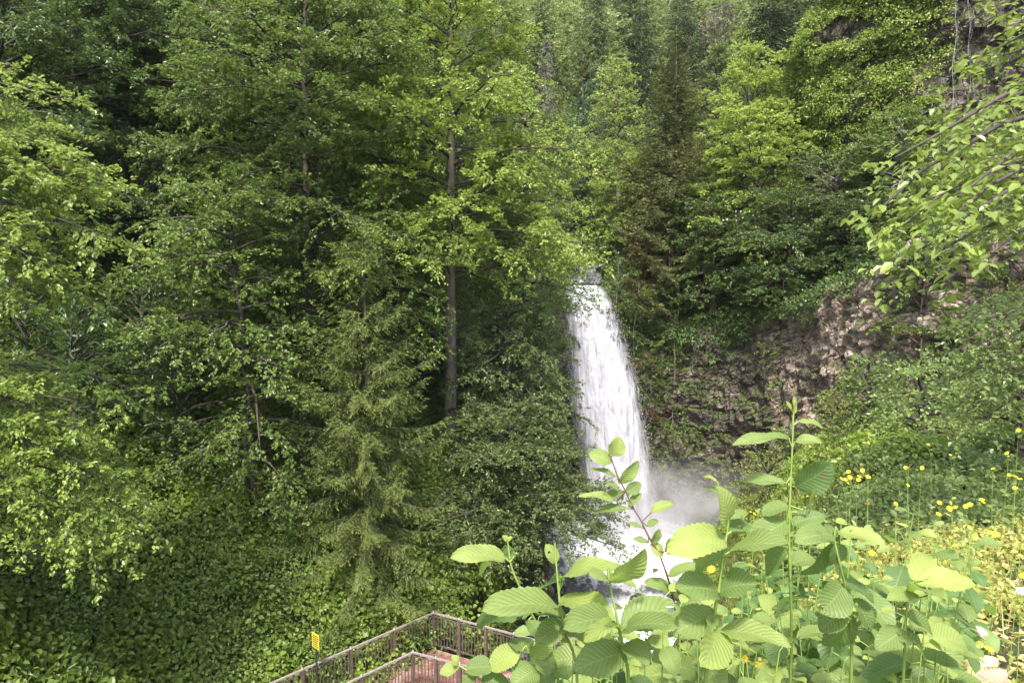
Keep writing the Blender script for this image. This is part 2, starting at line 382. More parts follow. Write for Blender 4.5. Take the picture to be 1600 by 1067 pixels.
def fall_mat():
    m, n, l, p, out = newmat('falling_water')
    uvn = n.new("ShaderNodeUVMap"); uvn.uv_map = 'UVMap'
    f = noise(n, l, 1, 9, .68, vec=uvn.outputs[0], stretch=(12, 1.1, 1)); f2 = noise(n, l, 1, 4, .6, vec=uvn.outputs[0], stretch=(3, .9, 1)); f3 = noise(n, l, 1, 8, .75, vec=uvn.outputs[0], stretch=(50, 5, 1))
    c = ramp(n, l, f, [(.3, (.32, .32, .38)), (.45, (.46, .46, .5)), (.6, (.55, .55, .58))])  # grey streaks here and below put the fall's shading into its colour
    c = mixc(n, l, ramp(n, l, f2, [(.36, .45), (.55, 0.)]), c, (.3, .3, .36))
    l.new(c, p.inputs['Base Color']); p.inputs['Roughness'].default_value = .75; p.inputs['Specular IOR Level'].default_value = .2
    bp = n.new("ShaderNodeBump"); bp.inputs['Strength'].default_value = .6; bp.inputs['Distance'].default_value = .07; l.new(f3, bp.inputs['Height']); l.new(bp.outputs[0], p.inputs['Normal'])
    # torn edges: water thins to gaps towards both sides
    su = n.new("ShaderNodeSeparateXYZ"); l.new(uvn.outputs[0], su.inputs[0])
    a = n.new("ShaderNodeMath"); a.operation = 'MULTIPLY_ADD'; l.new(su.outputs[0], a.inputs[0]); a.inputs[1].default_value = 2; a.inputs[2].default_value = -1
    ab = n.new("ShaderNodeMath"); ab.operation = 'ABSOLUTE'; l.new(a.outputs[0], ab.inputs[0])
    ed = n.new("ShaderNodeMath"); ed.operation = 'MULTIPLY_ADD'; l.new(ab.outputs[0], ed.inputs[0]); ed.inputs[1].default_value = 1.0; l.new(f3, ed.inputs[2])
    al = ramp(n, l, ed.outputs[0], [(1.14 / 2, 1.), (1.5 / 2, 0.)])
    dv = n.new("ShaderNodeMath"); dv.operation = 'DIVIDE'; l.new(ed.outputs[0], dv.inputs[0]); dv.inputs[1].default_value = 2
    al.node.inputs[0].links and l.remove(al.node.inputs[0].links[0]); l.new(dv.outputs[0], al.node.inputs[0])
    tr = n.new("ShaderNodeBsdfTransparent"); tl = n.new("ShaderNodeBsdfTranslucent"); tl.inputs[0].default_value = (.6, .6, .63, 1)
    m1 = n.new("ShaderNodeMixShader"); m1.inputs[0].default_value = .3; l.new(p.outputs[0], m1.inputs[1]); l.new(tl.outputs[0], m1.inputs[2])
    m2 = n.new("ShaderNodeMixShader"); l.new(al, m2.inputs[0]); l.new(tr.outputs[0], m2.inputs[1]); l.new(m1.outputs[0], m2.inputs[2]); l.new(m2.outputs[0], out.inputs[0])
    return m
FM = fall_mat()
# outline of the fall in the gorge: (z, left x, right x, y)
rows = []
for py, lx, rx, Yd in [(446, 882, 934, 38.3), (456, 876, 944, 37.9), (475, 876, 954, 37.5), (500, 880, 964, 37.2), (540, 886, 976, 36.8), (600, 890, 992, 36.3), (680, 898, 1006, 35.7), (760, 914, 1018, 35.1), (860, 925, 1034, 34.5)]:
    a = at(lx, py, Yd); b = at(rx, py, Yd); rows.append((a[2], a[0], b[0], Yd))
rows = np.array(rows)
def fall_sheet(name, nu, nv, fwd, grow, amp, seed, parent, us=(0, 1)):
    v = np.linspace(0, 1, nv); zt = rows[0, 0]; zbt = rows[-1, 0]
    z = zt - (zt - zbt) * v ** 1.15
    L = np.interp(-z, -rows[:, 0], rows[:, 1]); Rr = np.interp(-z, -rows[:, 0], rows[:, 2]); Yc = np.interp(-z, -rows[:, 0], rows[:, 3])
    u = np.linspace(us[0], us[1], nu)
    Xg = (L - grow)[None, :] + (Rr - L + 2 * grow)[None, :] * u[:, None]
    bulge = (1 - (2 * u[:, None] - 1) ** 2) * (.35 + .8 * v[None, :])
    Zg = z[None, :] + 0 * Xg
    Pn = np.stack([Xg * 2.6, 0 * Xg + seed, Zg * .45 + seed], -1)
    n = fbm(Pn, seed, 5) * amp * (.4 + v[None, :]) + np.abs(fbm(Pn * np.array([3.5, 1, 2.0]), seed + 3, 3)) * amp * .7
    Yg = Yc[None, :] - bulge - n - fwd
    Xg = Xg + fbm(Pn * 1.3, seed + 8) * .25 * (.3 + v[None, :])
    V = np.stack([Xg, Yg, Zg], -1).reshape(-1, 3)
    U, W = np.meshgrid(u, v, indexing='ij'); uv = np.stack([U, W * 3.4 + seed], -1).reshape(-1, 2)
    return link(name, make_mesh(name, V, grid_faces(nu, nv), uv=uv, smoothed=True), FM, parent)
wf = tag(empty('waterfall', (6.3, 34.5, 0)), 'tall white waterfall plunging over the rock lip into the misty pool', 'waterfall', kind='structure')
bpy.context.view_layer.update()
def keep(o):      # parent without moving
    o.matrix_parent_inverse = o.parent.matrix_world.inverted(); return o
keep(fall_sheet('water_sheet', 90, 320, .0, .0, .5, 11, wf)); keep(fall_sheet('water_veil', 80, 280, .35, .12, .7, 23, wf))
# spray: small drops and torn strands beside and below the fall
rg = np.random.default_rng(5); n = 2000
vv = rg.uniform(0.05, 1, n) ** .8; z = rows[0, 0] * (1 - vv); Lx = np.interp(-z, -rows[:, 0], rows[:, 1]); Rx = np.interp(-z, -rows[:, 0], rows[:, 2]); Yc = np.interp(-z, -rows[:, 0], rows[:, 3])
side = rg.random(n); sg = rg.exponential(.07 + .14 * vv, n)
x = np.where(side < .35, Lx - sg * .6, np.where(side < .8, Rx + sg, rg.uniform(Lx, Rx))); y = Yc - rg.uniform(.1, 1.0, n) - .7 * vv * (side > .8)
P = np.stack([x, y, z], -1); hh = rg.uniform(.01, .035, n); ww = rg.uniform(.004, .011, n)
off = np.array([[-1, 0, 0], [0, 0, 1.], [1, 0, 0], [0, 0, -1.], [0, -1, 0], [0, 1, 0]])
V = P[:, None, :] + off[None] * np.stack([ww, ww, hh], -1)[:, None, :]
b = (np.arange(n) * 6)[:, None, None]; ff = np.array([[0, 4, 1], [1, 4, 2], [2, 4, 3], [3, 4, 0], [0, 1, 5], [1, 2, 5], [2, 3, 5], [3, 0, 5]])[None] + b
M['foam'] = plain('foam', (.58, .58, .61), .8, 0, 5, (.68, .68, .7))
keep(tag(link('spray', make_mesh('spray', V.reshape(-1, 3), ff.reshape(-1, 3)), M['foam'], wf), kind='stuff'))
# stream above the lip
sb = water_sheet('upper_stream', 2.95, 4.75, 38.25, 46, 12.62, M['foam'], .5, .15)
me = sb.data; co = np.empty(len(me.vertices) * 3, np.float32); me.vertices.foreach_get('co', co); co = co.reshape(-1, 3); co[:, 2] += np.maximum(co[:, 1] - 38.6, 0) * .1 - np.maximum(38.6 - co[:, 1], 0) * .3; me.vertices.foreach_set('co', co.ravel())
tag(sb, 'white shallow stream running between boulders above the waterfall lip', 'water', kind='structure')
# trickles on the upper cliff
def trickle(x0, x1, py0, py1, Yd, label, wd):
    Bg = Bag(); pts = []
    for t in np.linspace(0, 1, 40):
        p = at(x0 + (x1 - x0) * t, py0 + (py1 - py0) * t, Yd); p[1] += .25 * t; p[0] += .05 * math.sin(t * 17); pts.append(p)
    rad = wd * (.6 + .5 * np.array([abs(math.sin(k * .9)) for k in range(40)]))
    Bg.tube(pts, rad, 5); Bg.tube([np.asarray(q) + (.09 + .03 * math.sin(i), .03, 0) for i, q in enumerate(pts)], rad * .5, 4)
    tag(link('water_trickle', Bg.mesh('water_trickle', True), M['trickle']), label, 'water trickle', 'thin trickles on the upper cliff', 'structure')
def trick_mat():
    m, n, l, p, out = newmat('trickle_water'); p.inputs['Base Color'].default_value = (.6, .6, .64, 1); p.inputs['Roughness'].default_value = .5
    t = n.new("ShaderNodeBsdfTransparent"); x = n.new("ShaderNodeMixShader"); f = noise(n, l, 2.5, 6, .7, stretch=(3, 3, 1)); r = ramp(n, l, f, [(.35, .05), (.7, .4)]); l.new(r, x.inputs[0]); l.new(t.outputs[0], x.inputs[1]); l.new(p.outputs[0], x.inputs[2]); l.new(x.outputs[0], out.inputs[0]); return m
M['trickle'] = trick_mat()
trickle(1498, 1492, -60, 190, 30.4, 'left long thin water trickle down the dark upper cliff', .016)
trickle(1513, 1522, -60, 150, 30.4, 'right thin water trickle down the dark upper cliff', .013)
trickle(1470, 1473, 120, 230, 30.8, 'short faint water trickle low on the upper cliff', .012)

# mist at the foot of the fall
def mist_mat():
    m = bpy.data.materials.new('mist'); m.use_nodes = True; n = m.node_tree.nodes; l = m.node_tree.links; n.remove(n["Principled BSDF"])
    v = n.new("ShaderNodeVolumePrincipled"); v.inputs['Color'].default_value = (.93, .93, .97, 1); v.inputs['Anisotropy'].default_value = .2
    g = n.new("ShaderNodeTexCoord"); ln = n.new("ShaderNodeVectorMath"); ln.operation = 'LENGTH'; l.new(g.outputs['Object'], ln.inputs[0])
    mr = n.new("ShaderNodeMapRange"); mr.interpolation_type = 'SMOOTHSTEP'; mr.inputs[1].default_value = 1; mr.inputs[2].default_value = .1; l.new(ln.outputs['Value'], mr.inputs[0])
    f = noise(n, l, .7, 5, .6); r = ramp(n, l, f, [(.38, .05), (.66, 1.)])
    mu = n.new("ShaderNodeMath"); mu.operation = 'MULTIPLY'; l.new(mr.outputs[0], mu.inputs[0]); l.new(r, mu.inputs[1])
    m3 = n.new("ShaderNodeMath"); m3.operation = 'MULTIPLY'; l.new(mu.outputs[0], m3.inputs[0]); m3.inputs[1].default_value = .95; l.new(m3.outputs[0], v.inputs['Density']); l.new(v.outputs[0], n["Material Output"].inputs['Volume'])
    return m
import bmesh
bm = bmesh.new(); bmesh.ops.create_icosphere(bm, subdivisions=3, radius=1); me = bpy.data.meshes.new('mist'); bm.to_mesh(me); bm.free()
mo = link('mist', me, mist_mat()); mo.location = (8.0, 33.0, .3); mo.scale = (6.8, 3.6, 4.6)
tag(mo, 'pale mist drifting to the right from the foot of the waterfall', 'mist', kind='stuff')

# ------------------------------------------------------------------ deck and railings
DZ = 2.0
def g(px, py, z):   # point on the horizontal plane z seen at that pixel
    a = at(px, py, 1.0) - EYE; t = (z - EYE[2]) / a[2]; return EYE + a * t
C0 = g(678, 1012, DZ); CL = g(445, 1119, DZ); CL = C0 + (g(445, 1058, DZ + 1.1) - np.array([0, 0, 1.1]) - C0) * 1.5
CR = g(848, 1003, DZ + 1.1) - [0, 0, 1.1]; CR2 = g(968, 989, DZ + 1.1) - [0, 0, 1.1]; CR1 = g(893, 995, DZ + 1.1) - [0, 0, 1.1]
N0 = g(645, 1019, DZ + 1.1) - [0, 0, 1.1]; NL = N0 + (CL - C0) * .9; NR = g(815, 1063, DZ + 1.1) - [0, 0, 1.1]; NR = N0 + (NR - N0) * 1.35
for p_ in (C0, CL, CR, CR1, CR2, N0, NL, NR): p_[2] = DZ

def plank_mat():
    m, n, l, p, out = newmat('deck_board')
    at_ = n.new("ShaderNodeAttribute"); at_.attribute_name = 'tint'
    c = mixc(n, l, at_.outputs['Fac'], (.1, .04, .03), (.2, .095, .075))
    f = noise(n, l, 2.2, 8, .75); c = mixc(n, l, ramp(n, l, f, [(.47, 0.), (.62, .8)]), c, (.36, .25, .22))  # irregular paler patches mixed into the board colour
    f2 = noise(n, l, 16, 6, .7); c = mixc(n, l, ramp(n, l, f2, [(.5, 0.), (.66, .6)]), c, (.1, .045, .035))
    l.new(c, p.inputs['Base Color']); p.inputs['Roughness'].default_value = .5
    bp = n.new("ShaderNodeBump"); bp.inputs['Distance'].default_value = .01; l.new(f2, bp.inputs['Height']); l.new(bp.outputs[0], p.inputs['Normal'])
    return m
deck = tag(empty('viewing_deck', tuple(C0)), 'viewing platform of patchy reddish boards between the brown railings', 'deck')
bpy.context.view_layer.update()
ax1 = norm(CR - C0); ax2 = np.array([ax1[1], -ax1[0], 0]);  ax2 = ax2 if ax2[1] < 0 else -ax2   # along the right run, towards camera
def clipline(poly, o, d):
    """interval of the line o+t*d inside the convex polygon"""
    t0, t1 = -1e9, 1e9; cen = np.mean(poly, axis=0)
    for i in range(len(poly)):
        a, b = poly[i], poly[(i + 1) % len(poly)]; e = b - a; nn = np.array([-e[1], e[0]])
        if nn @ (cen - a) < 0: nn = -nn
        den = nn @ d; num = nn @ (a - o)
        if abs(den) < 1e-9:
            if num > 0: return None
            continue
        t = num / den
        if den > 0: t0 = max(t0, t)
        else: t1 = min(t1, t)
    return (t0, t1) if t1 > t0 else None
dirL = norm(CL - C0)
poly = np.array([C0[:2], CR[:2], (CR + ax2 * 4)[:2], (CL + ax2 * 2.0)[:2], CL[:2]])
poly2 = np.array([CR[:2], CR2[:2], (CR2 + ax2 * 3.5)[:2], (CR + ax2 * 3.5)[:2]])
Bv = []; Bf = []; tn = []; rgd = np.random.default_rng(3); nb = 0
bw = .145
for pl_, k0 in ((poly, 0), (poly2, -20)):
  for k in range(k0, 70):
      o = C0[:2] + ax2[:2] * (k * bw + .02); iv = clipline(pl_, o + ax2[:2] * bw / 2, ax1[:2])
      if not iv: continue
      s = iv[0]
      while s < iv[1] - .1:
          e = min(iv[1], s + rgd.uniform(2.2, 3.6)); c = o + ax1[:2] * (s + e) / 2 + ax2[:2] * bw / 2; zz = DZ - .02 + rgd.uniform(-.003, .003)
          hl = (e - s) / 2 - .004; hb = bw / 2 - .005
          V = np.array([[x, y, q] for x in (-1, 1) for y in (-1, 1) for q in (-1, 1)]) * [hl, hb, .015]
          V = V @ np.array([ax1, ax2, [0, 0, 1]]) + [c[0], c[1], zz]
          Bv.append(V); Bf.append(np.array([[0, 1, 3, 2], [4, 6, 7, 5], [0, 4, 5, 1], [2, 3, 7, 6], [0, 2, 6, 4], [1, 5, 7, 3]]) + nb); nb += 8; tn += [rgd.random()] * 6; s = e
keep(link('deck_boards', make_mesh('deck_boards', np.concatenate(Bv), np.concatenate(Bf), tint=tn), plank_mat(), deck))
Bg = Bag()
edge = [CL + ax2 * 2.0, CL, C0, CR, CR2, CR2 + ax2 * 3.5]
for a, b in zip(edge[:-1], edge[1:]): Bg.beam(np.array([a[0], a[1], DZ - .19]), np.array([b[0], b[1], DZ - .19]), .08, .28)
for t in (.15, .5, .85):
    for a, b in ((CL, C0), (C0, CR), (CR, CR2)):
        q = a + (b - a) * t; Bg.box((q[0], q[1] , .6), (.07, .07, 1.05))
keep(link('deck_frame', Bg.mesh('deck_frame'), M['black'], deck))

def railing(a, b, label, npost, first=True, last=True, skip_lean=None):
    a = np.asarray(a, float); b = np.asarray(b, float); d = norm(b - a); L = np.linalg.norm(b - a)
    root = tag(empty('railing', tuple(a)), label, 'railing', 'brown metal railings of the viewing deck'); bpy.context.view_layer.update()
    tp = Bag(); tp.beam(a + [0, 0, 1.1], b + [0, 0, 1.1], .055, .04); keep(link('top_rail', tp.mesh('top_rail'), M['railtop'], root))
    bt = Bag(); bt.beam(a + [0, 0, .12], b + [0, 0, .12], .035, .035);     keep(link('bottom_rail', bt.mesh('bottom_rail'), M['rail'], root))
    mb_ = Bag(); mb_.beam(a + [0, 0, 1.0], b + [0, 0, 1.0], .03, .025); keep(link('upper_rail', mb_.mesh('upper_rail'), M['rail'], root))
    ts = np.linspace(0, 1, npost)
    for i, t in enumerate(ts):
        if (i == 0 and not first) or (i == npost - 1 and not last): continue
        q = a + (b - a) * t; pb = Bag(); pb.box(q + [0, 0, .53], (.04, .04, .58), np.array([d, np.cross([0, 0, 1], d), [0, 0, 1]]))
        o = keep(link('post', pb.mesh('post'), M['rail'], root))
        cb = Bag(); cb.tube([q + [0, 0, 1.11], q + [0, 0, 1.122], q + [0, 0, 1.135], q + [0, 0, 1.16], q + [0, 0, 1.172]], [.048, .05, .026, .03, .01], 8)
        c = link('post_cap', cb.mesh('post_cap', True), M['railtop'], o); c.matrix_parent_inverse = o.matrix_basis.inverted() @ root.matrix_world.inverted() @ root.matrix_world
        c.matrix_parent_inverse = (root.matrix_world @ o.matrix_parent_inverse).inverted()
    bl = Bag(); nbal = int(L / .105)
    for k in range(nbal):
        s = (k + .5) * L / nbal
        if min(abs(s - t * L) for t in ts) < .06: continue
        q = a + d * s; ln = (skip_lean * .25 if skip_lean and .35 < s / L < .62 else 0)
        bl.tube([q + [0, 0, .13] - d * ln, q + [0, 0, .56] - d * ln * .5, q + [0, 0, 1.0]], .016, 5)
    keep(tag(link('balusters', bl.mesh('balusters', True), M['rail'], root), kind='stuff') if nbal > 100 else link('balusters', bl.mesh('balusters', True), M['rail'], root))
    return root
railing(C0, CL, 'long outer railing climbing from the deck corner towards the yellow sign', 6)
railing(C0, CR, 'outer railing on the pool side running right from the far deck corner', 5, first=False)
railing(CR, CR2, 'short railing piece seen through the big leaves near the stream', 4, first=False)
railing(N0, NL, 'nearer inner railing running down left from its own corner post', 5)
railing(N0, NR, 'nearer inner railing running right behind the lowest big leaves', 7, first=False)

# yellow sign
sp_ = at(493, 1001, 16.6)
sg = tag(empty('warning_sign', (sp_[0], sp_[1], sp_[2] - 1.0)), 'narrow yellow sign with dark lettering lines among the vines above the railing', 'sign')
bpy.context.view_layer.update()
yaw = R(-42); axs = np.array([[math.cos(yaw), math.sin(yaw), 0], [-math.sin(yaw), math.cos(yaw), 0], [0, 0, 1]])
Bg = Bag(); Bg.box(sp_, (.15, .008, .19), axs); keep(link('panel', Bg.mesh('panel'), M['sign'], sg))
Bg = Bag(); nf = -axs[1] if axs[1][1] > 0 else axs[1]
for s_ in (1, -1):
    for k, (wd, of) in enumerate([(.1, 0), (.125, 0), (.115, .005), (.12, -.005), (.095, 0), (.11, .005)]):
        x = -wd
        while x < wd:
            wl = .014 + .02 * ((k * 7 + int(x * 100)) % 3) / 2; Bg.box(sp_ + axs[1] * .013 * s_ + axs[0] * (x + wl / 2 + of) + [0, 0, .14 - k * .055], (wl / 2, .002, .01), axs); x += wl + .01
keep(link('lettering', Bg.mesh('lettering'), M['black'], sg))
Bg = Bag(); Bg.tube([sp_ + [0, .03, .2], sp_ + [0, .03, -1.4]], .025, 8); keep(link('pole', Bg.mesh('pole', True), M['black'], sg))

# ------------------------------------------------------------------ foliage engine
def leaf_faces(p, d, nrm, ln, wd, fold=.18, shape=6):
    """numpy arrays -> vertices, faces; one folded oval leaf each"""
    n = len(p); d = norm(d); s = norm(np.cross(nrm, d)); nn = np.cross(d, s); ln = np.broadcast_to(ln, (n,))[:, None]; wd = np.broadcast_to(wd, (n,))[:, None]
    if shape == 4:
        V = np.stack([p, p + d * ln * .45 + s * wd * .5 + nn * wd * fold, p + d * ln, p + d * ln * .45 - s * wd * .5 + nn * wd * fold], 1)
        F = np.array([[0, 2, 1], [0, 3, 2]])
    else:
        dr = -nn * ln * .12
        V = np.stack([p, p + d * ln * .28 + s * wd * .46 + nn * wd * fold, p + d * ln * .68 + s * wd * .38 + nn * wd * fold + dr * .4, p + d * ln + dr,
                      p + d * ln * .28 - s * wd * .46 + nn * wd * fold, p + d * ln * .68 - s * wd * .38 + nn * wd * fold + dr * .4], 1)
        F = np.array([[0, 3, 2, 1], [0, 4, 5, 3]])
    k = V.shape[1]; return V.reshape(-1, 3), (F[None] + (np.arange(n) * k)[:, None, None]).reshape(-1, F.shape[1])

def rotz(v, a):
    c, s = np.cos(a), np.sin(a); return np.stack([v[..., 0] * c - v[..., 1] * s, v[..., 0] * s + v[..., 1] * c, v[..., 2]], -1)

def foliate(rg, limbs, leaf=.09, sub_gap=.35, sub_k=.5, sub_min=.45, twig_gap=.16, twig_len=.4, lpt=10, droop=.25, tilt=.62, aspect=.7, shape=6, bag=None, start=.18, lrad=.009, hang=0.0, vert=.32):
    P = []; D = []; L = []
    for pts in limbs:
        pts = np.asarray(pts); seg = np.linalg.norm(np.diff(pts, axis=0), axis=1); cs = np.concatenate([[0], np.cumsum(seg)]); Lt = cs[-1]
        ns = max(3, int(Lt * (1 - start) / sub_gap)); s = start + (1 - start) * (np.arange(ns) + rg.uniform(0, 1, ns)) / ns; s = np.append(s, .98)
        q = np.stack([np.interp(s * Lt, cs, pts[:, k]) for k in range(3)], -1)
        q2 = np.stack([np.interp(np.minimum(s * Lt + .05, Lt), cs, pts[:, k]) - np.interp(np.minimum(s * Lt + .05, Lt) - .05, cs, pts[:, k]) for k in range(3)], -1)
        T = norm(q2); sgn = np.where(np.arange(ns + 1) % 2, 1, -1)
        ang = sgn * rg.uniform(R(30), R(80), ns + 1); ang[-1] = 0
        dd = rotz(T, ang); dd[:, 2] = dd[:, 2] * .6 + rg.normal(0, vert, ns + 1) + .1; dd = norm(dd)
        sl = (sub_k * Lt * (1.15 - s) * rg.uniform(.6, 1.2, ns + 1)) + sub_min; sl[-1] = sub_min * 1.2
        for j in range(ns + 1):
            nt_ = max(2, int(sl[j] / twig_gap)); t = np.linspace(.15, 1, nt_)
            base = q[j] + dd[j] * (t * sl[j])[:, None]; base[:, 2] -= droop * sl[j] * t * t
            if bag is not None and sl[j] > .5:
                tt = np.linspace(0, 1, 4); bp = q[j] + dd[j] * (tt * sl[j])[:, None]; bp[:, 2] -= droop * sl[j] * tt * tt
                bag.tube(bp, lrad * np.linspace(1, .35, 4) * (.6 + .4 * sl[j]), 3)
            a2 = np.where(np.arange(nt_) % 2, 1, -1) * rg.uniform(R(15), R(75), nt_); td = rotz(np.broadcast_to(dd[j], (nt_, 3)), a2); td[:, 2] += rg.normal(.05, vert * 1.3, nt_) - droop * .5 * t - hang
            P.append(base); D.append(norm(td)); L.append(twig_len * rg.uniform(.5, 1.2, nt_) * (1.1 - .4 * t))
    P = np.concatenate(P); D = np.concatenate(D); L = np.concatenate(L); m = len(P)
    u = rg.uniform(0.05, 1.05, (m, lpt)); sg2 = np.where(np.arange(lpt) % 2, 1, -1)[None, :] * np.ones((m, 1))
    pos = P[:, None] + D[:, None] * (u * L[:, None])[..., None]; pos[..., 2] -= (u * u * L[:, None]) * .25
    pos += rg.normal(0, .35 * leaf, pos.shape)
    ld = rotz(D[:, None] + 0 * pos, sg2 * rg.uniform(R(10), R(85), (m, lpt))); ld[..., 2] -= rg.uniform(-.1, .6, (m, lpt)) * (.5 + hang)
    nr = np.zeros_like(pos); nr[..., 2] = 1; nr += rg.normal(0, tilt, nr.shape) + D[:, None] * .15
    n = m * lpt; ln = leaf * rg.uniform(.65, 1.25, n)
    V, F = leaf_faces(pos.reshape(-1, 3), ld.reshape(-1, 3), norm(nr.reshape(-1, 3)), ln, ln * aspect, rg.uniform(.05, .3, (n, 1)), shape)
    clump = np.repeat(rg.uniform(0, 1, m), lpt); tint = np.clip(rg.beta(2, 2, n) * .6 + clump * .4, 0, 1)
    return V, F, np.repeat(tint, F.shape[0] // n)

def make_limbs(rg, Ht, cb, Rr, n, prof, el0=5, el1=45, droop=.25, wander=.25, lean=(0, 0), flatten=1.0):
    tz = np.linspace(0, 1, 12); wx = np.cumsum(rg.normal(0, wander * Ht / 40, 12)); wy = np.cumsum(rg.normal(0, wander * Ht / 40, 12)); wx -= wx[0]; wy -= wy[0]
    trunk = np.stack([wx + lean[0] * tz ** 1.3, wy + lean[1] * tz ** 1.3, tz * Ht], -1)
    limbs = []
    for i in range(n):
        u = (i + rg.random()) / n; t = cb + (1 - cb) * u ** .95
        st = np.array([np.interp(t, tz, trunk[:, k]) for k in range(3)]); az = i * 2.39996 + rg.normal(0, .35)
        Lb = max(.4, Rr * prof(u) * rg.uniform(.7, 1.18)); el = R(el0 + (el1 - el0) * u + rg.normal(0, 9))
        s = np.linspace(0, 1, 7); r = Lb * s; kink = np.cumsum(rg.normal(0, .07, 7))
        h = np.stack([np.cos(az + kink), np.sin(az + kink)], -1) * (r * math.cos(el))[:, None]
        z = Lb * (s * math.sin(el) - droop * s ** 2.2)
        limbs.append(np.stack([st[0] + h[:, 0], st[1] + h[:, 1], st[2] + z], -1))
    return trunk, limbs

def tree_meshes(seed, Ht, cb, Rr, n, prof=lambda u: (1 - u ** 2.2) * .9 + .15, trunk_r=.17, limb_r=.05, **kw):
    rg = np.random.default_rng(seed); lk = {k: kw.pop(k) for k in ('el0', 'el1', 'droop', 'wander', 'lean') if k in kw}
    fd = kw.pop('fdroop', .25)
    trunk, limbs = make_limbs(rg, Ht, cb, Rr, n, prof, **lk)
    bg_ = Bag(); bg_.tube(trunk, trunk_r * (1.15 - np.linspace(0, 1, 12)) ** .9 + .01, 9)
    lb = Bag()
    for p_ in limbs: 
        Lb = np.linalg.norm(p_[-1] - p_[0]); lb.tube(p_, limb_r * (Lb / max(Rr, .1)) ** .7 * np.linspace(1, .2, 7) + .004, 5)
    V, F, T = foliate(rg, limbs, bag=lb, droop=fd, **kw)
    return bg_.mesh('trunk', True), lb.mesh('branches', True), make_mesh('crown', V, F, tint=T)

def spruce_meshes(seed, Ht, Rr, whorl=.42, per=6, gap=.13, tuft=.11, droop=.35, cb=.04, upturn=.25, width=.3, nt_=10, hang=.6, power=.8, ragged=.25, tr=.16):
    rg = np.random.default_rng(seed); bt = Bag(); z = np.linspace(0, 1, 10); bt.tube(np.stack([0.1 * np.sin(z * 3), .08 * np.cos(z * 4), z * Ht], -1), tr * (1.03 - z) + .008, 8)
    lb = Bag(); P = []; D = []; Ln = []
    zz = cb * Ht
    while zz < Ht * .985:
        t = zz / Ht; base = Rr * (1 - t) ** power + .12; k = per if t < .8 else 4; a0 = rg.uniform(0, 6.28)
        for i in range(k):
            Lb = base * rg.uniform(1 - ragged * 1.6, 1 + ragged); az = a0 + i * 6.283 / k + rg.normal(0, .2); s = np.linspace(0, 1, 8)
            zc = Lb * (.12 * s + (.25 * t) * s - droop * (1 - t * .7) * s ** 1.4 + upturn * s ** 3.5 * .6); st = zz + rg.normal(0, .1)
            pts = np.stack([np.cos(az) * Lb * s, np.sin(az) * Lb * s, st + zc], -1); lb.tube(pts - [0, 0, .03], (.006 + .007 * Lb) * np.linspace(1, .25, 8), 4)
            nb_ = max(4, int(2 * Lb / gap)); sb_ = np.linspace(.12, 1, nb_); q = np.stack([np.interp(sb_, s, pts[:, c]) for c in range(3)], -1)
            T = norm(np.gradient(q, axis=0)); sd_ = np.where(np.arange(nb_) % 2, 1, -1); dr = rotz(T, sd_ * rg.uniform(.5, 1.1, nb_)); dr[:, 2] -= rg.uniform(.2, 1, nb_) * hang
            P.append(q); D.append(norm(dr)); Ln.append((width * (.35 + .65 * np.sin(np.pi * np.clip(sb_ * .8 + .12, 0, 1))) * (.5 + .5 * min(1, Lb / 1.5))) * rg.uniform(.7, 1.3, nb_))
        zz += whorl * rg.uniform(.7, 1.3)
    P = np.concatenate(P); D = np.concatenate(D); Ln = np.concatenate(Ln); m = len(P)
    u = np.linspace(0, 1, nt_)[None, :] * np.ones((m, 1)); pos = P[:, None] + D[:, None] * (u * Ln[:, None])[..., None]; pos[..., 2] -= u * u * Ln[:, None] * .3 * hang
    sg2 = np.where(np.arange(nt_) % 2, 1, -1)[None, :] * np.ones((m, 1)); ld = rotz(D[:, None] + 0 * pos, sg2 * rg.uniform(.3, 1.0, (m, nt_))); ld[..., 2] += rg.normal(0, .3, ld[..., 2].shape)
    nr = rg.normal(0, .5, pos.shape); nr[..., 2] += 1; n = m * nt_; ln = tuft * rg.uniform(.7, 1.3, n)
    V, F = leaf_faces(pos.reshape(-1, 3), ld.reshape(-1, 3), norm(nr.reshape(-1, 3)), ln, ln * .26, .1, 4)
    tint = np.clip(np.repeat(rg.uniform(0, .5, m), nt_) + u.ravel() * .5, 0, 1)
    lb.V.append(np.zeros((0, 3)))
    return bt.mesh('trunk', True), lb.mesh('branches', True), make_mesh('crown', V, F, tint=np.repeat(tint, 2))

def plant_tree(name, meshes, loc, rz, leafm, barkm, label, cat='tree', group=None, scale=1.0):
    r = empty(name, loc, rz); r.scale = (scale,) * 3 if not isinstance(scale, tuple) else scale
    tag(r, label, cat, group)
    t, b, c = meshes
    for nm, me, mt in (('trunk', t, barkm), ('branches', b, M['branch'] if barkm is not M['bark_grey'] else barkm), ('crown', c, leafm)):
        if me is None: continue
        o = link(nm, me, mt if not me.materials else None, r)
        if me.materials and me.materials[0] is not mt:
            o.material_slots[0].link = 'OBJECT'; o.material_slots[0].material = mt
    return r
def Hs(x, y): return float(Hn(np.array([x]), np.array([y]))[0])
def spot(px, Yd, sink=.15):
    x = (px - 800) / FPX * Yd * 1.0; return (x, Yd, Hs(x, Yd) - sink)

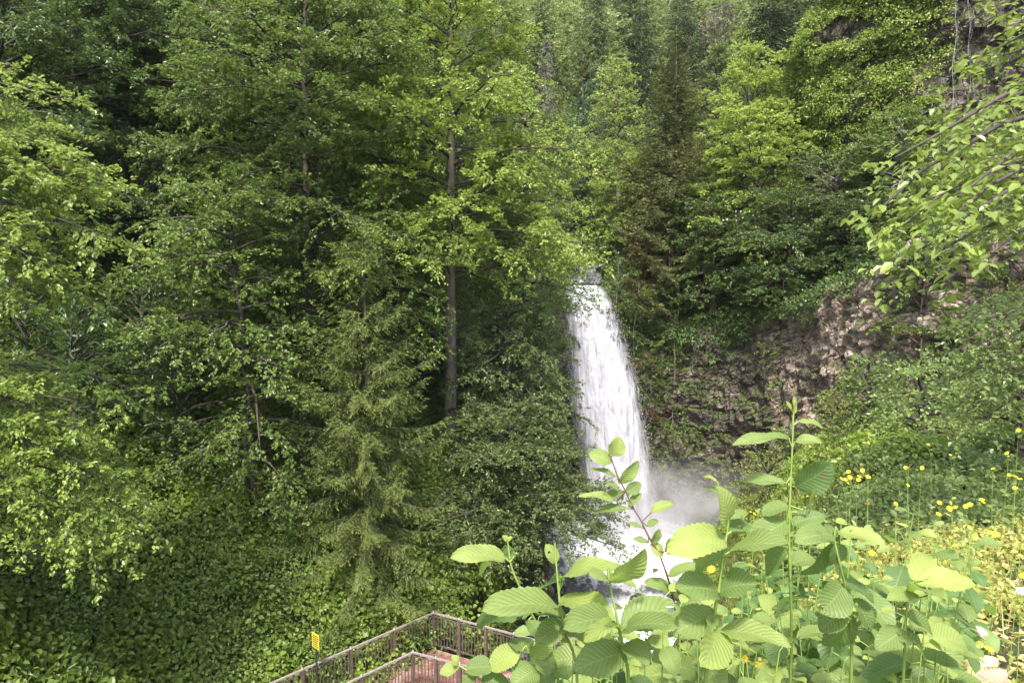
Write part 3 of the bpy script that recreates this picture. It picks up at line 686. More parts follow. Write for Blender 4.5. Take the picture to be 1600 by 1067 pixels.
# clumps of leaves (undergrowth, ivy, cliff plants)
def clumps(rg, cen, nrm, rad, per, leaf, aspect=.75, flat=.7, up=.6, shape=6, tilt=.4, tintn=.5):
    m = len(cen); rad = np.broadcast_to(rad, (m,)); axis = norm(nrm * (1 - up) + np.array([0, 0, up]))
    dr = rg.normal(0, 1, (m, per, 3)); dr = norm(dr); dt = (dr * axis[:, None]).sum(-1, keepdims=True); dr = np.where(dt < -.1, dr - 2 * dt * axis[:, None], dr)
    pos = cen[:, None] + dr * (rad[:, None] * rg.uniform(.55, 1.05, (m, per)))[..., None] * np.array([1, 1, flat])
    nr = norm(dr + np.array([0, 0, .8]) + rg.normal(0, tilt, dr.shape)); ld = rg.normal(0, .7, dr.shape) + dr * .6; ld[..., 2] -= .5
    n = m * per; ln = leaf * rg.uniform(.6, 1.3, n)
    V, F = leaf_faces(pos.reshape(-1, 3), ld.reshape(-1, 3), nr.reshape(-1, 3), ln, ln * aspect, rg.uniform(.02, .25, (n, 1)), shape)
    tint = np.clip(np.repeat(rg.uniform(0, 1, m) * tintn, per) + rg.random(n) * (1 - tintn), 0, 1)
    return V, F, np.repeat(tint, len(F) // n)
def join(parts):
    V = []; F = []; T = []; n = 0
    for v, f, t in parts: V.append(v); F.append(f + n); T.append(t); n += len(v)
    return np.concatenate(V), np.concatenate(F), np.concatenate(T)
def slope_points(rg, n, box, fn=None):
    x = rg.uniform(box[0], box[1], n); y = rg.uniform(box[2], box[3], n)
    if fn is not None:
        k = fn(x, y); x = x[k]; y = y[k]
    z = Hn(x, y); e = .2; nx_ = (Hn(x - e, y) - Hn(x + e, y)); ny_ = (Hn(x, y - e) - Hn(x, y + e))
    return np.stack([x, y, z], -1), norm(np.stack([nx_, ny_, np.full_like(x, 2 * e)], -1))

# ------------------------------------------------------------------ trees
def grow(name, seed, px, Yd, pytop, rpx, leafm, label, kind='alder', barkm='bark', cb=.2, n=60, zoff=0, group=None, cat='tree', rz=0, base=None, **kw):
    x, y, z = spot(px, Yd); z += zoff
    if base is not None: z = base
    ztop = at(px, pytop, Yd)[2]; Ht = max(2.0, ztop - z); Rr = rpx / FPX * Yd
    me = tree_meshes(seed, Ht, cb, Rr, n, **kw) if kind == 'alder' else spruce_meshes(seed, Ht, Rr, **kw)
    return plant_tree(name, me, (x, y, z), rz, M[leafm], M[barkm], label, cat, group)
oval = lambda u: math.sin(math.pi * (u * .75 + .2)) * .95 + .1
topy = lambda u: (1 - u ** 2.5) * .85 + .2
flatp = lambda u: .75 + .3 * math.sin(math.pi * u)
LEFT = 'trees crowding the left side of the gorge'; RIGHT = 'trees above the cliff right of the waterfall'
# ---- left side
grow('alder_tree', 101, 705, 26, -95, 200, 'alder_bright', 'tall alder with straight bare lower trunk, its bright crown left of the waterfall', cb=.36, n=95, leaf=.115, sub_gap=.3, sub_k=.45, twig_gap=.15, lpt=9, prof=lambda u: (1 - u ** 2.2) * .85 + .2, el0=8, el1=48, trunk_r=.23, limb_r=.055, wander=.06, droop=.2, group=LEFT)
grow('alder_tree', 102, 480, 24, -110, 215, 'alder', 'tall alder with visible dark trunk, second from the left edge of the bright crowns', cb=.3, n=95, leaf=.11, sub_gap=.3, sub_k=.5, twig_gap=.15, lpt=11, prof=oval, el0=5, el1=45, trunk_r=.16, limb_r=.05, wander=.1, group=LEFT)
grow('leafy_tree', 103, 385, 20.6, 290, 135, 'alder', 'layered tree with greyish green drooping sprays left of the mossy spruce', cb=.04, n=70, leaf=.1, sub_gap=.3, twig_gap=.16, lpt=12, prof=flatp, el0=0, el1=30, trunk_r=.09, droop=.35, barkm='bark_dark', group=LEFT)
grow('leafy_tree', 104, 600, 22.8, 330, 82, 'alder', 'small bright tree overlapping the long bare trunk from its left', cb=.55, n=42, leaf=.1, sub_gap=.3, twig_gap=.16, lpt=12, prof=flatp, el0=0, el1=30, trunk_r=.07, droop=.3, barkm='bark_dark', group=LEFT)
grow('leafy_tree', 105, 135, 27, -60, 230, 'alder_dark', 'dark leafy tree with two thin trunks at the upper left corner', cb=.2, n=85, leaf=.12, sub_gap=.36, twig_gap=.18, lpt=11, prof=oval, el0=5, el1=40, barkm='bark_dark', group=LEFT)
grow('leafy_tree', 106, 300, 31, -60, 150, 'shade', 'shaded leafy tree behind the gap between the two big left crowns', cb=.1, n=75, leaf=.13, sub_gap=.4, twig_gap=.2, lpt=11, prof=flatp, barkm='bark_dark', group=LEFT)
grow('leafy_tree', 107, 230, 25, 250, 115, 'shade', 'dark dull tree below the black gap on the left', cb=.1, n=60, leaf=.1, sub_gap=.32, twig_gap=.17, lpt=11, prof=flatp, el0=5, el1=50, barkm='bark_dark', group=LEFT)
grow('leafy_tree', 108, 812, 30.5, 175, 98, 'alder', 'slender tree leaning over the left edge of the waterfall lip', cb=.15, n=75, leaf=.11, sub_gap=.32, twig_gap=.17, lpt=8, prof=lambda u: .5 + .6 * math.sin(math.pi * (u * .8 + .1)), el0=0, el1=40, trunk_r=.1, group=LEFT, base=6.5)
grow('leafy_tree', 109, 792, 27, 470, 100, 'dull', 'small drooping tree against the left side of the falling water', cb=.1, n=45, leaf=.09, sub_gap=.28, twig_gap=.15, lpt=12, prof=flatp, el0=-5, el1=30, trunk_r=.07, droop=.3, base=5.5, group=LEFT)
grow('overhanging_tree', 110, 775, 24.8, 655, 180, 'dull', 'dense wide tree hanging in dark layers over the pool left of the fall', cb=.2, n=66, leaf=.085, sub_gap=.24, twig_gap=.13, lpt=12, prof=lambda u: 1.0 - .6 * u, el0=0, el1=40, trunk_r=.11, droop=.14, base=3.4, lean=(.5, 0), barkm='bark_dark', group=LEFT)
grow('leafy_tree', 111, 620, 33, 60, 170, 'alder', 'mid green tree filling in behind the two tall alders', cb=.1, n=80, leaf=.13, sub_gap=.4, twig_gap=.2, lpt=7, prof=flatp, group=LEFT)
grow('leafy_tree', 112, 20, 22, 40, 180, 'alder_dark', 'green tree at the far left edge under the dark upper crowns', cb=.15, n=70, leaf=.11, sub_gap=.34, twig_gap=.18, lpt=11, prof=flatp, group=LEFT)
# the conifers of the left side
grow('mossy_spruce', 120, 568, 20.9, 370, 118, 'spruce_moss', 'yellow green spruce with layered drooping branches standing above the deck', kind='spruce', barkm='bark_dark', whorl=.25, per=8, gap=.1, tuft=.095, droop=.62, width=.4, nt_=12, hang=1.0, power=.42, ragged=.5, cb=.06, upturn=.5, group=LEFT, base=2.9)
grow('spruce_tree', 121, 500, 23.2, 200, 100, 'spruce', 'dark spruce half hidden behind the left alder crown', kind='spruce', barkm='bark_dark', whorl=.5, per=6, gap=.16, tuft=.13, droop=.45, width=.36, hang=.8, power=.6, group=LEFT)
grow('spruce_tree', 122, 655, 27.5, 430, 90, 'spruce', 'small dark spruce in shade left of the bare alder trunk', kind='spruce', barkm='bark_dark', whorl=.45, per=6, gap=.16, tuft=.13, droop=.4, width=.36, power=.6, group=LEFT)
grow('spruce_tree', 123, 775, 29.5, 470, 75, 'spruce', 'small dark spruce in shade right of the bare alder trunk', kind='spruce', barkm='bark_dark', whorl=.45, per=6, gap=.16, tuft=.13, droop=.4, width=.36, power=.6, group=LEFT, base=5)
# rhododendron-like dark shrubs
for k, (px, Yd, py, rp, lab) in enumerate([(110, 19, 500, 80, 'dark leathery leaved shrub above the lower left bright branches'), (215, 21.5, 470, 85, 'dark leathery leaved shrub under the dull grey green tree'), (280, 20.5, 560, 75, 'dark shrub with a pale spray above the black hollow on the left'), (40, 19.5, 430, 80, 'dark leathery leaved shrub at the left edge between two bright boughs')]):
    grow('rhododendron_shrub', 130 + k, px, Yd, py, rp, 'rhodo', lab, cb=.08, n=30, leaf=.16, sub_gap=.32, twig_gap=.2, lpt=9, aspect=.3, prof=flatp, el0=15, el1=60, barkm='bark_dark', cat='shrub', group='dark evergreen shrubs on the left slope', trunk_r=.05)

# near boughs reaching into the frame from trees that stand outside it
def bough_tree(name, seed, trunkpts, limbs_px, leafm, label, leaf, group=None, tr=.12, **kw):
    rg = np.random.default_rng(seed); root = tag(empty(name, tuple(trunkpts[0])), label, 'tree', group); bpy.context.view_layer.update()
    bt = Bag(); tp = np.asarray(trunkpts, float); tt = np.linspace(0, 1, 10); q = np.stack([np.interp(tt, np.linspace(0, 1, len(tp)), tp[:, k]) for k in range(3)], -1)
    bt.tube(q, tr * (1.1 - .7 * tt), 9); keep(link('trunk', bt.mesh('trunk', True), M['bark'], root))
    lb = Bag(); limbs = []
    for (x0, y0, d0, x1, y1, d1) in limbs_px:
        a = at(x0, y0, d0); b = at(x1, y1, d1); s = np.linspace(0, 1, 8)[:, None]; L = np.linalg.norm(b - a)
        ctr = a + (b - a) * s; ctr[:, 2] += (np.sin(s[:, 0] * math.pi) * .12 * L); ctr += np.cumsum(rg.normal(0, .012 * L, (8, 3)), 0)
        j = tp[np.argmin(np.linalg.norm(tp - a, axis=1))]; limbs.append(ctr); lb.tube(np.concatenate([[j], ctr]), (.014 + .009 * L) * np.linspace(1, .2, 9), 6)
    V, F, T = foliate(rg, limbs, leaf=leaf, bag=lb, start=.02, **kw)
    keep(link('branches', lb.mesh('branches', True), M['branch'], root)); keep(link('crown', make_mesh('crown', V, F, tint=T), M[leafm], root))
def gp(x, y, dz=-.1): return np.array([x, y, Hs(x, y) + dz])
a0 = gp(-12.5, 12)
bough_tree('leafy_tree', 201, [a0, a0 + [.3, 0, 4], a0 + [.5, .2, 8], a0 + [.4, .3, 11.5]],
    [(-190, 150, 12, 90, 150, 12.5), (-190, 230, 12, 130, 235, 12), (-190, 260, 12, 70, 300, 11.5), (-190, 330, 12, 160, 380, 12), (-190, 350, 12, 120, 450, 12.2), (-190, 300, 12, 150, 310, 13.2), (-190, 400, 12, 40, 480, 11.8), (-190, 200, 12, 60, 200, 13), (-190, 380, 12.3, 30, 400, 11.2), (-190, 280, 12, 165, 290, 12.2), (-190, 340, 12, 70, 420, 12.8)],
    'near_leaf', 'near tree reaching bright green boughs in from the left edge', .085, LEFT, sub_gap=.22, sub_k=.34, twig_gap=.13, twig_len=.34, lpt=15, droop=.35)
a0 = gp(-12.8, 13.5)
bough_tree('leafy_tree', 202, [a0, a0 + [.2, 0, 2.5], a0 + [.4, .2, 4.5]],
    [(-190, 620, 13, 195, 620, 13.5), (-190, 650, 13, 150, 690, 13), (-190, 690, 13, 190, 760, 13.3), (-190, 720, 13, 215, 810, 13.6), (-190, 640, 13, 60, 600, 12.6), (-190, 740, 13, 120, 800, 12.6), (-190, 780, 13, 170, 870, 13.2), (-190, 680, 13, 90, 660, 12.2), (-190, 760, 13, 40, 860, 12.4), (-190, 700, 13, 120, 720, 12.4)],
    'near_leaf', 'near tree with pale green layered branches low at the left edge', .08, LEFT, sub_gap=.22, sub_k=.36, twig_gap=.13, twig_len=.34, lpt=15, droop=.35)
# right hand near boughs with broad pale leaves
a0 = gp(6.6, 5.6)
bough_tree('broadleaf_tree', 203, [a0, a0 + [.1, -.1, 2], a0 + [0, 0, 4.2], a0 + [-.1, .1, 6]],
    [(1790, 190, 6.3, 1345, 330, 5.6), (1790, 200, 6.1, 1420, 285, 5.4), (1780, 250, 6.2, 1400, 360, 5.2), (1780, 280, 6, 1440, 400, 5), (1780, 300, 6, 1480, 350, 4.8), (1780, 240, 6, 1520, 300, 4.8), (1770, 340, 6, 1400, 440, 5.7), (1780, 350, 6, 1550, 410, 4.8), (1770, 260, 6, 1450, 310, 6.0)],
    'near_leaf', 'near tree holding broad pale green leaves into the picture from the right edge', .09, None, tr=.09, sub_gap=.21, sub_k=.22, sub_min=.2, twig_gap=.12, twig_len=.24, lpt=5, droop=.3, aspect=.62, tilt=.3, hang=.1, vert=.07)
a0 = gp(8.6, 8.5)
bough_tree('broadleaf_tree', 204, [a0, a0 + [.1, -.1, 3], a0 + [0, 0, 6.2]],
    [(1800, 60, 8, 1500, 120, 7.6), (1800, 90, 8, 1520, 200, 7.4), (1800, 20, 8, 1560, 90, 7), (1800, 120, 8, 1490, 235, 7.9), (1800, 150, 8, 1540, 170, 7), (1800, 40, 8, 1590, 30, 7.2)],
    'alder_bright', 'bright yellow green bough tree in the upper right corner before the dark rock', .095, None, tr=.08, sub_gap=.24, sub_k=.26, sub_min=.25, twig_gap=.16, twig_len=.28, lpt=5, droop=.3, aspect=.66, tilt=.35)
a0 = gp(9.6, 9.8)
bough_tree('leafy_shrub', 205, [a0, a0 + [-.1, 0, 1.6], a0 + [-.2, .1, 3.0]],
    [(1790, 500, 9.3, 1530, 530, 9), (1790, 520, 9.3, 1510, 585, 9.2), (1790, 560, 9.3, 1530, 620, 9.2), (1790, 490, 9.3, 1530, 510, 8.8), (1790, 540, 9.3, 1560, 560, 8.6), (1790, 600, 9.3, 1530, 650, 9), (1790, 510, 9.3, 1580, 500, 8.8)],
    'bramble', 'layered small leaved bush on the right edge below the rock face', .07, None, tr=.05, sub_gap=.2, sub_k=.2, twig_gap=.11, twig_len=.28, lpt=9, droop=.25, vert=.2)

# ---- right side above the cliff
grow('alder_tree', 301, 972, 46, 100, 56, 'crown_light', 'small bright alder with rounded top left of the tall brownish spruce', cb=.25, n=60, leaf=.15, sub_gap=.42, twig_gap=.22, lpt=7, prof=oval, el0=10, el1=50, group=RIGHT)
grow('spruce_tree', 302, 1047, 39, 40, 84, 'spruce_brown', 'tall pointed brownish spruce above the cliff right of the waterfall', kind='spruce', whorl=.4, per=7, gap=.13, tuft=.17, nt_=13, droop=.4, width=.5, hang=.6, power=.8, upturn=.5, ragged=.4, group=RIGHT)
for k, (px, Yd, py, rp, mt, lab) in enumerate([
    (1150, 40, 95, 105, 'crown_light', 'bright spreading tree directly right of the brownish spruce'),
    (1262, 40, 45, 118, 'crown_light', 'tallest bright tree of the crowns above the cliff'),
    (1110, 46, 85, 60, 'far_green', 'bright small crown just behind the brownish spruce tip'),
    (1350, 38, 130, 85, 'crown_light', 'mid green rounded tree at the right end of the bright crowns'),
    (1180, 37.5, 250, 105, 'alder_bright', 'layered green tree under the bright crowns, above the cliff edge'),
    (1300, 35.5, 265, 100, 'dull', 'grey green tree with two thin pale trunks above the rock'),
    (1400, 32.5, 200, 75, 'alder', 'grey green tree touching the dark upper cliff'),
    (985, 42, 245, 65, 'alder_bright', 'green layered tree beside the lower trunk of the brownish spruce'),
    (920, 52, 235, 45, 'far_green', 'pale green tree in the valley gap right above the lip'),
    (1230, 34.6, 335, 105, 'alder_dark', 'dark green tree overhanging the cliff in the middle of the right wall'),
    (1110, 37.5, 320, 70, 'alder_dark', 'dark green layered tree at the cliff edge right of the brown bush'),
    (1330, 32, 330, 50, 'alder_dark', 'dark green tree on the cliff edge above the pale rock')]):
    grow('leafy_tree', 310 + k, px, Yd, py, rp, mt, lab, cb=.06, n=95 if k < 4 else 60, leaf=.135 if Yd > 38 else .12, sub_gap=.38, twig_gap=.19, lpt=11, vert=.18, prof=(lambda u: math.sin(math.pi * (u * .62 + .3))) if k < 4 else flatp, el0=5, el1=65 if k < 4 else 45, barkm='bark_grey' if k in (5, 6) else 'bark', group=RIGHT, trunk_r=.12)
for k, (px, Yd, py, rp, mt, lab) in enumerate([
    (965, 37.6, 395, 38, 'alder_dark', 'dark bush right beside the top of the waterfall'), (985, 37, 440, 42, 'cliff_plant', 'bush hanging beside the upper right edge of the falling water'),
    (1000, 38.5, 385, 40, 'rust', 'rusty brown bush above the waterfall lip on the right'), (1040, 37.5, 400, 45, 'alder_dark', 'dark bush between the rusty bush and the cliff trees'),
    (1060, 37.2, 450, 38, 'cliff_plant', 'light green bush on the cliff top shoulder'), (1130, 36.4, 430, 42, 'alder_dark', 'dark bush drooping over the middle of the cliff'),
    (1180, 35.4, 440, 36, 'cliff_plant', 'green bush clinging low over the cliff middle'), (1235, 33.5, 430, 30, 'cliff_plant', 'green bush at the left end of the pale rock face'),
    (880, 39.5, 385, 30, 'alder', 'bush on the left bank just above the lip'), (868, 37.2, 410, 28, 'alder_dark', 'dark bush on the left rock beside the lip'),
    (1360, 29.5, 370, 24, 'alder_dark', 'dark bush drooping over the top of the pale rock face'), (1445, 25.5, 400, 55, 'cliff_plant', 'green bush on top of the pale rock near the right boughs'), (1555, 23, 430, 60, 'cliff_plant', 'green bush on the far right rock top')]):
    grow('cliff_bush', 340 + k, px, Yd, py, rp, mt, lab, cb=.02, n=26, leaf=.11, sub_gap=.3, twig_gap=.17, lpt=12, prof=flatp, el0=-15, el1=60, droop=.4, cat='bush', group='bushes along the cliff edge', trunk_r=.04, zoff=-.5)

# ---- far slope: prototypes then copies
protoA = [tree_meshes(400 + k, 11, .1, 3.6, 42, prof=oval, leaf=.22, sub_gap=.55, twig_gap=.3, lpt=13, el0=5, el1=55, shape=4, twig_len=.6) for k in range(3)]
protoS = [spruce_meshes(420 + k, 17, 2.6, whorl=.5, per=7, gap=.22, tuft=.24, droop=.45, width=.6, nt_=8, power=.7, hang=.9) for k in range(3)]
src = {}
def far(name, key, px, Yd, pytop, hgt, mt, label, group='trees on the far slope', cat='tree', wide=1.0, barkm='bark'):
    me = (protoA if key[0] == 'A' else protoS)[int(key[1])]; base_h = 11 if key[0] == 'A' else 17
    ztop = at(px, pytop, Yd)[2]; x = (px - 800) / FPX * Yd; s = hgt / base_h
    lo = max(0.0, min(1.0, 0))
    k = (key, mt)
    if k not in src:
        src[k] = plant_tree(name, me, (x, Yd, ztop - hgt), random.uniform(0, 6), M[mt], M[barkm], label, cat, group, (s * wide, s * wide, s)); return src[k]
    o = src[k]; c = o.copy(); C.objects.link(c); c.name = name; c.location = (x, Yd, ztop - hgt); c.rotation_euler = (0, 0, random.uniform(0, 6)); c.scale = (s * wide, s * wide, s)
    for ch in o.children:
        d = ch.copy(); C.objects.link(d); d.parent = c
    c['label'] = label; c['category'] = cat; c['group'] = group
    return c
FAR = [('S0', 845, 62, -30, 20, 'spruce', 'dark spruce rising behind the right shoulder of the tall alder', .8), ('S1', 852, 58, 50, 14, 'grey_twig', 'pale half dead conifer below the dark spruces left of the valley', .6),
 ('S2', 868, 56, 150, 11, 'spruce_brown', 'brownish conifer low beside the edge of the tall alder crown', .8), ('S1', 925, 68, -30, 22, 'spruce', 'dark spruce left of the middle of the top edge', .9), ('S0', 958, 84, -45, 22, 'spruce', 'dark spruce tucked beside its twin at the middle of the top edge', .9),
 ('S2', 995, 62, -5, 19, 'spruce', 'broad dark spruce directly above the small bright alder', .95), ('S0', 1065, 70, -40, 24, 'spruce', 'dark spruce rising just behind the brownish spruce', .8), ('S1', 1090, 76, 10, 20, 'spruce_brown', 'dim conifer right behind the brownish spruce tip', .8),
 ('S0', 1186, 58, -70, 22, 'spruce', 'left one of the pair of dark spruces above the bright crowns', 1.15), ('S2', 1230, 59, -85, 23, 'spruce', 'right one of the pair of dark spruces above the bright crowns', 1.15),
 ('A0', 1120, 74, 15, 10, 'grey_twig', 'bare greyish tree between the spruces on the far slope', .9), ('A1', 1145, 66, 55, 8, 'alder_bright', 'small bright crown peeping between the dark spruce pair and the brownish spruce', .8),
 ('A2', 905, 66, 60, 10, 'far_green', 'pale green tree below the dark spruces left of the valley axis', .8), ('A0', 935, 62, 110, 9, 'blue_green', 'bluish green crown in the centre of the valley', .9), ('A1', 900, 58, 165, 9, 'blue_green', 'bluish crown in shade above the valley gap', .9),
 ('A2', 950, 60, 165, 10, 'far_green', 'mid green crown left of the small bright alder', .8), ('A0', 905, 52, 220, 9, 'blue_green', 'lowest bluish tree in the dark valley gap', .9), ('A1', 890, 50, 270, 8, 'far_green', 'pale green tree low in the valley left of the stream', .8), ('A2', 925, 49, 310, 7, 'alder', 'bushy green tree standing right behind the boulders of the lip', .8),
 ('A0', 1290, 78, -40, 14, 'far_green', 'broad green crown right of the dark spruce pair', 1.1), ('A1', 1345, 74, -10, 13, 'far_green', 'broad green crown left of the shaded upper cliff, higher one', 1.1), ('A2', 1330, 62, 60, 12, 'alder', 'green crown between the tallest bright tree and the upper cliff', 1.0), ('A0', 1385, 56, 70, 11, 'far_green', 'green crown pressed against the left edge of the upper cliff', 1.0), ('A1', 1300, 86, -100, 14, 'blue_green', 'dim crown at the very top edge right of the spruce pair', 1.1),
 ('A2', 780, 60, -30, 12, 'far_green', 'green crown just showing over the tall alder', 1.0), ('S1', 800, 70, -30, 18, 'spruce', 'dark spruce peeking out over the tall alder crown', .9), ('A2', 1390, 68, -50, 13, 'far_green', 'high green crown on the slope beside the upper cliff', 1.0)]
for i, (key, px, Yd, py, hg, mt, lab, wd) in enumerate(FAR):
    far('spruce_tree' if key[0] == 'S' else 'leafy_tree', key, px, Yd, py, hg, mt, lab, wide=wd)
# the wood beyond reads as one mass
rg = np.random.default_rng(77); parts = []
def co_of(me):
    a = np.empty(len(me.vertices) * 3, np.float32); me.vertices.foreach_get('co', a); f = np.empty(len(me.loops), np.int32); me.loops.foreach_get('vertex_index', f)
    t = np.empty(len(me.polygons), np.float32); me.attributes['tint'].data.foreach_get('value', t); return a.reshape(-1, 3), f.reshape(-1, len(f) // len(me.polygons)), t
pa = [co_of(p[2]) for p in protoA]; ps = [co_of(p[2]) for p in protoS]
cand = [(px, Yd) for Yd in np.arange(56, 118, 6.5) for px in np.arange(650, 1560, 46 * 75 / Yd)]
for px, Yd in cand:
    px = px + rg.uniform(-18, 18); Yd = Yd + rg.uniform(-3, 3); x = (px - 800) / FPX * Yd; z = Hs(x, Yd)
    v = (z - 13) / Yd
    if v > .62 or (x > 15 and Yd < 60) or (Yd < 72 and 820 < px < 1290): continue
    isS = rg.random() < .42; V, F, T = (ps if isS else pa)[rg.integers(3)]; s = rg.uniform(.75, 1.25); a = rg.uniform(0, 6.28)
    parts.append((rotz(V * s, a) + [x, Yd, z - .5], F if F.shape[1] == 3 else F, np.clip(T * .12 if isS else T * .45 + rg.uniform(.2, .6), 0, 1)))
V, F, T = join(parts)
tag(link('forest', make_mesh('forest', V, F, tint=T), M['forest']), 'wooded far slope closing the valley behind the waterfall', 'forest', kind='stuff')
# fill behind the left crowns
parts = []
for k in range(46):
    px = rg.uniform(-80, 760); Yd = rg.uniform(32, 52); x = (px - 800) / FPX * Yd; z = Hs(x, Yd); V, F, T = pa[rg.integers(3)]; s = rg.uniform(.8, 1.1); parts.append((rotz(V * s, rg.uniform(0, 6)) + [x, Yd, z - .5], F, T))
V, F, T = join(parts)
tag(link('hillside_wood', make_mesh('hillside_wood', V, F, tint=T), M['shade']), 'dark wood on the hillside behind the left trees', 'wood', kind='stuff')

# ------------------------------------------------------------------ undergrowth
def cover(name, P, N, rad, per, leaf, matk, label, seed, **kw):
    rg = np.random.default_rng(seed); V, F, T = clumps(rg, P, N, rad, per, leaf, **kw)
    return tag(link(name, make_mesh(name, V, F, tint=T), M[matk]), label, name.replace('_', ' '), kind='stuff')
rg = np.random.default_rng(900)
def onleft(x, y): return (-.68 * (x + 2.2) + .73 * (y - 19.75) > .1) | (x < -7.4)
P, N = slope_points(rg, 7600, (-19, .8, 9, 31), lambda x, y: onleft(x, y) & (np.abs((x) / y) < .86))
r = np.clip(.22 + .55 * vnoise(P * .7, 5) * rg.uniform(.5, 1.2, len(P)), .15, .7)
kk = vnoise(P * .45, 77)
cover('bush_cover', (P + N * .2)[kk > .6], N[kk > .6], r[kk > .6] * 1.35, 60, .08, 'alder', 'finer leaved light green bushes scattered over the vine slope', 921, flat=.9)
cover('fern_cover', (P + N * .15)[kk < .33], N[kk < .33], r[kk < .33] * 1.2, 34, .2, 'cliff_plant', 'narrow fern fronds between the vines of the slope', 922, aspect=.22, flat=.6)
P, N, r = P[kk < .68], N[kk < .68], r[kk < .68]
cover('vine_cover', P + N * .12, N, r, 40, .13, 'vine', 'thick green vines and brambles covering the slope beside the deck', 901, flat=.75, aspect=.85, tilt=.35)
P2, N2 = slope_points(rg, 620, (-17, .2, 10, 29), onleft)
cover('bramble_thicket', P2 + N2 * .3, N2, np.random.default_rng(8).uniform(.3, .85, len(P2)), 110, .15, 'vine', 'lumpy larger leaved brambles rising out of the vine slope', 923, flat=.8, aspect=.8, tintn=.35)
P, N = slope_points(rg, 3800, (-44, 2, 30, 62), lambda x, y: x < 1.5)
cover('hillside_undergrowth', P + N * .2, N, rg.uniform(.4, 1.1, len(P)), 26, .24, 'shade', 'shaded undergrowth between the trunks on the left hillside', 902, shape=4)
# plants on the cliff
def sheet_points(V, Nn, n, seed, cond, thr, sc_=.55):
    rg = np.random.default_rng(seed); a = rg.integers(0, V.shape[0], n); b = rg.integers(0, V.shape[1], n); p = V[a, b]; q = Nn[a, b]
    k = (vnoise(p * sc_, seed) > thr) & cond(p); return p[k], q[k]
p, q = sheet_points(CV, CN, 9000, 31, lambda p: (p[:, 0] > 6.3) & (p[:, 2] > 1.6) & ~((p[:, 0] > 12.0) & (p[:, 2] > 6.0) & (vnoise(p * .35, 3) < .74)), .66, .42)
r = np.random.default_rng(4).uniform(.1, .38, len(p))
cover('cliff_plants', p + q * .1 - [0, 0, .1], q, r, 22, .085, 'cliff_plant', 'ferns and small plants clinging to the wet rock wall', 903, up=.45, flat=.8)
p, q = sheet_points(CV, CN, 2500, 33, lambda p: (p[:, 0] < 3.6) & (p[:, 2] > 4) & (p[:, 0] > -5), .5)
cover('cliff_moss', p + q * .1, q, .2, 20, .08, 'cliff_plant', 'small plants on the dark rock left of the waterfall', 904, up=.45)
p, q = sheet_points(CV, CN, 9000, 35, lambda p: (p[:, 2] > np.interp(p[:, 0], [6, 8, 10, 12, 14, 16, 19, 24], [10.6, 10.2, 9.6, 9.8, 12.3, 13.6, 14.6, 15.5])) & (p[:, 0] > 6), .25)
cover('hanging_plants', p + q * .25, q, np.random.default_rng(6).uniform(.2, .6, len(p)), 24, .11, 'alder_dark', 'leafy growth hanging over the top of the rock wall', 905, up=.35)
p, q = sheet_points(UV_, UN, 9000, 37, lambda p: (p[:, 0] < 19.7 + .08 * (p[:, 2] - 20)) | (p[:, 2] < 18.5), .2)
cover('cliff_shrubbery', p + q * .35, q, np.random.default_rng(7).uniform(.2, .6, len(p)), 34, .105, 'alder_bright', 'bright shrubby growth draping the left side of the upper cliff', 906, up=.5)
p, q = sheet_points(UV_, UN, 3000, 39, lambda p: p[:, 0] > 20.2, .56)
cover('cliff_ferns', p + q * .15, q, .3, 22, .13, 'alder_dark', 'dark tufts on the shadowed upper cliff', 907, up=.5)
# terrace above the right wall and the valley floor behind the lip
P, N = slope_points(rg, 5200, (4, 34, 20, 58), lambda x, y: (wall_dist(x, y)[0] > .3) & (np.abs(x - (3.9 + .06 * (y - 38))) > 1.5))
cover('terrace_undergrowth', P + N * .2, N, rg.uniform(.35, .9, len(P)), 26, .19, 'cliff_plant', 'undergrowth on the ledge above the rock wall', 908, shape=4)
P, N = slope_points(rg, 500, (-1, 3.4, 37.5, 52)); cover('bank_undergrowth', P + N * .2, N, rg.uniform(.3, .7, len(P)), 30, .15, 'alder', 'low growth on the left bank of the upper stream', 909, shape=4)
# rough growth where the bank meets the foot of the wall
rgb = np.random.default_rng(930)
for k, (px, Yd, py, rp, mt, lab) in enumerate([(1245, 30, 690, 34, 'cliff_plant', 'bush at the lower end of the grassy slope by the wet rock'), (1318, 27, 685, 24, 'grass', 'rounded bush at the foot of the pale rock'), (1475, 20, 680, 28, 'bramble', 'pale bramble bush on the crest of the grassy slope'),
    (1560, 15, 690, 36, 'alder', 'bushy bramble at the right end of the slope crest'), (1605, 11.5, 690, 34, 'bramble', 'tall bramble at the right edge above the flowers'), (1365, 17, 730, 34, 'alder', 'low bush in the middle of the grassy slope'), (1445, 12.5, 720, 40, 'bramble', 'low bramble left of the three flower cluster'), (1205, 24, 790, 40, 'grass', 'tufty bush at the bottom of the grassy slope by the pool')]):
    x, y, z = spot(px, Yd, .3); grow('slope_bush', 930 + k, px, Yd, min(py, 1000), rp, mt, lab, cb=.02, n=26, leaf=.075, sub_gap=.24, twig_gap=.14, lpt=11, prof=flatp, el0=0, el1=45, cat='bush', group='bushes on the slope right of the pool', trunk_r=.03)
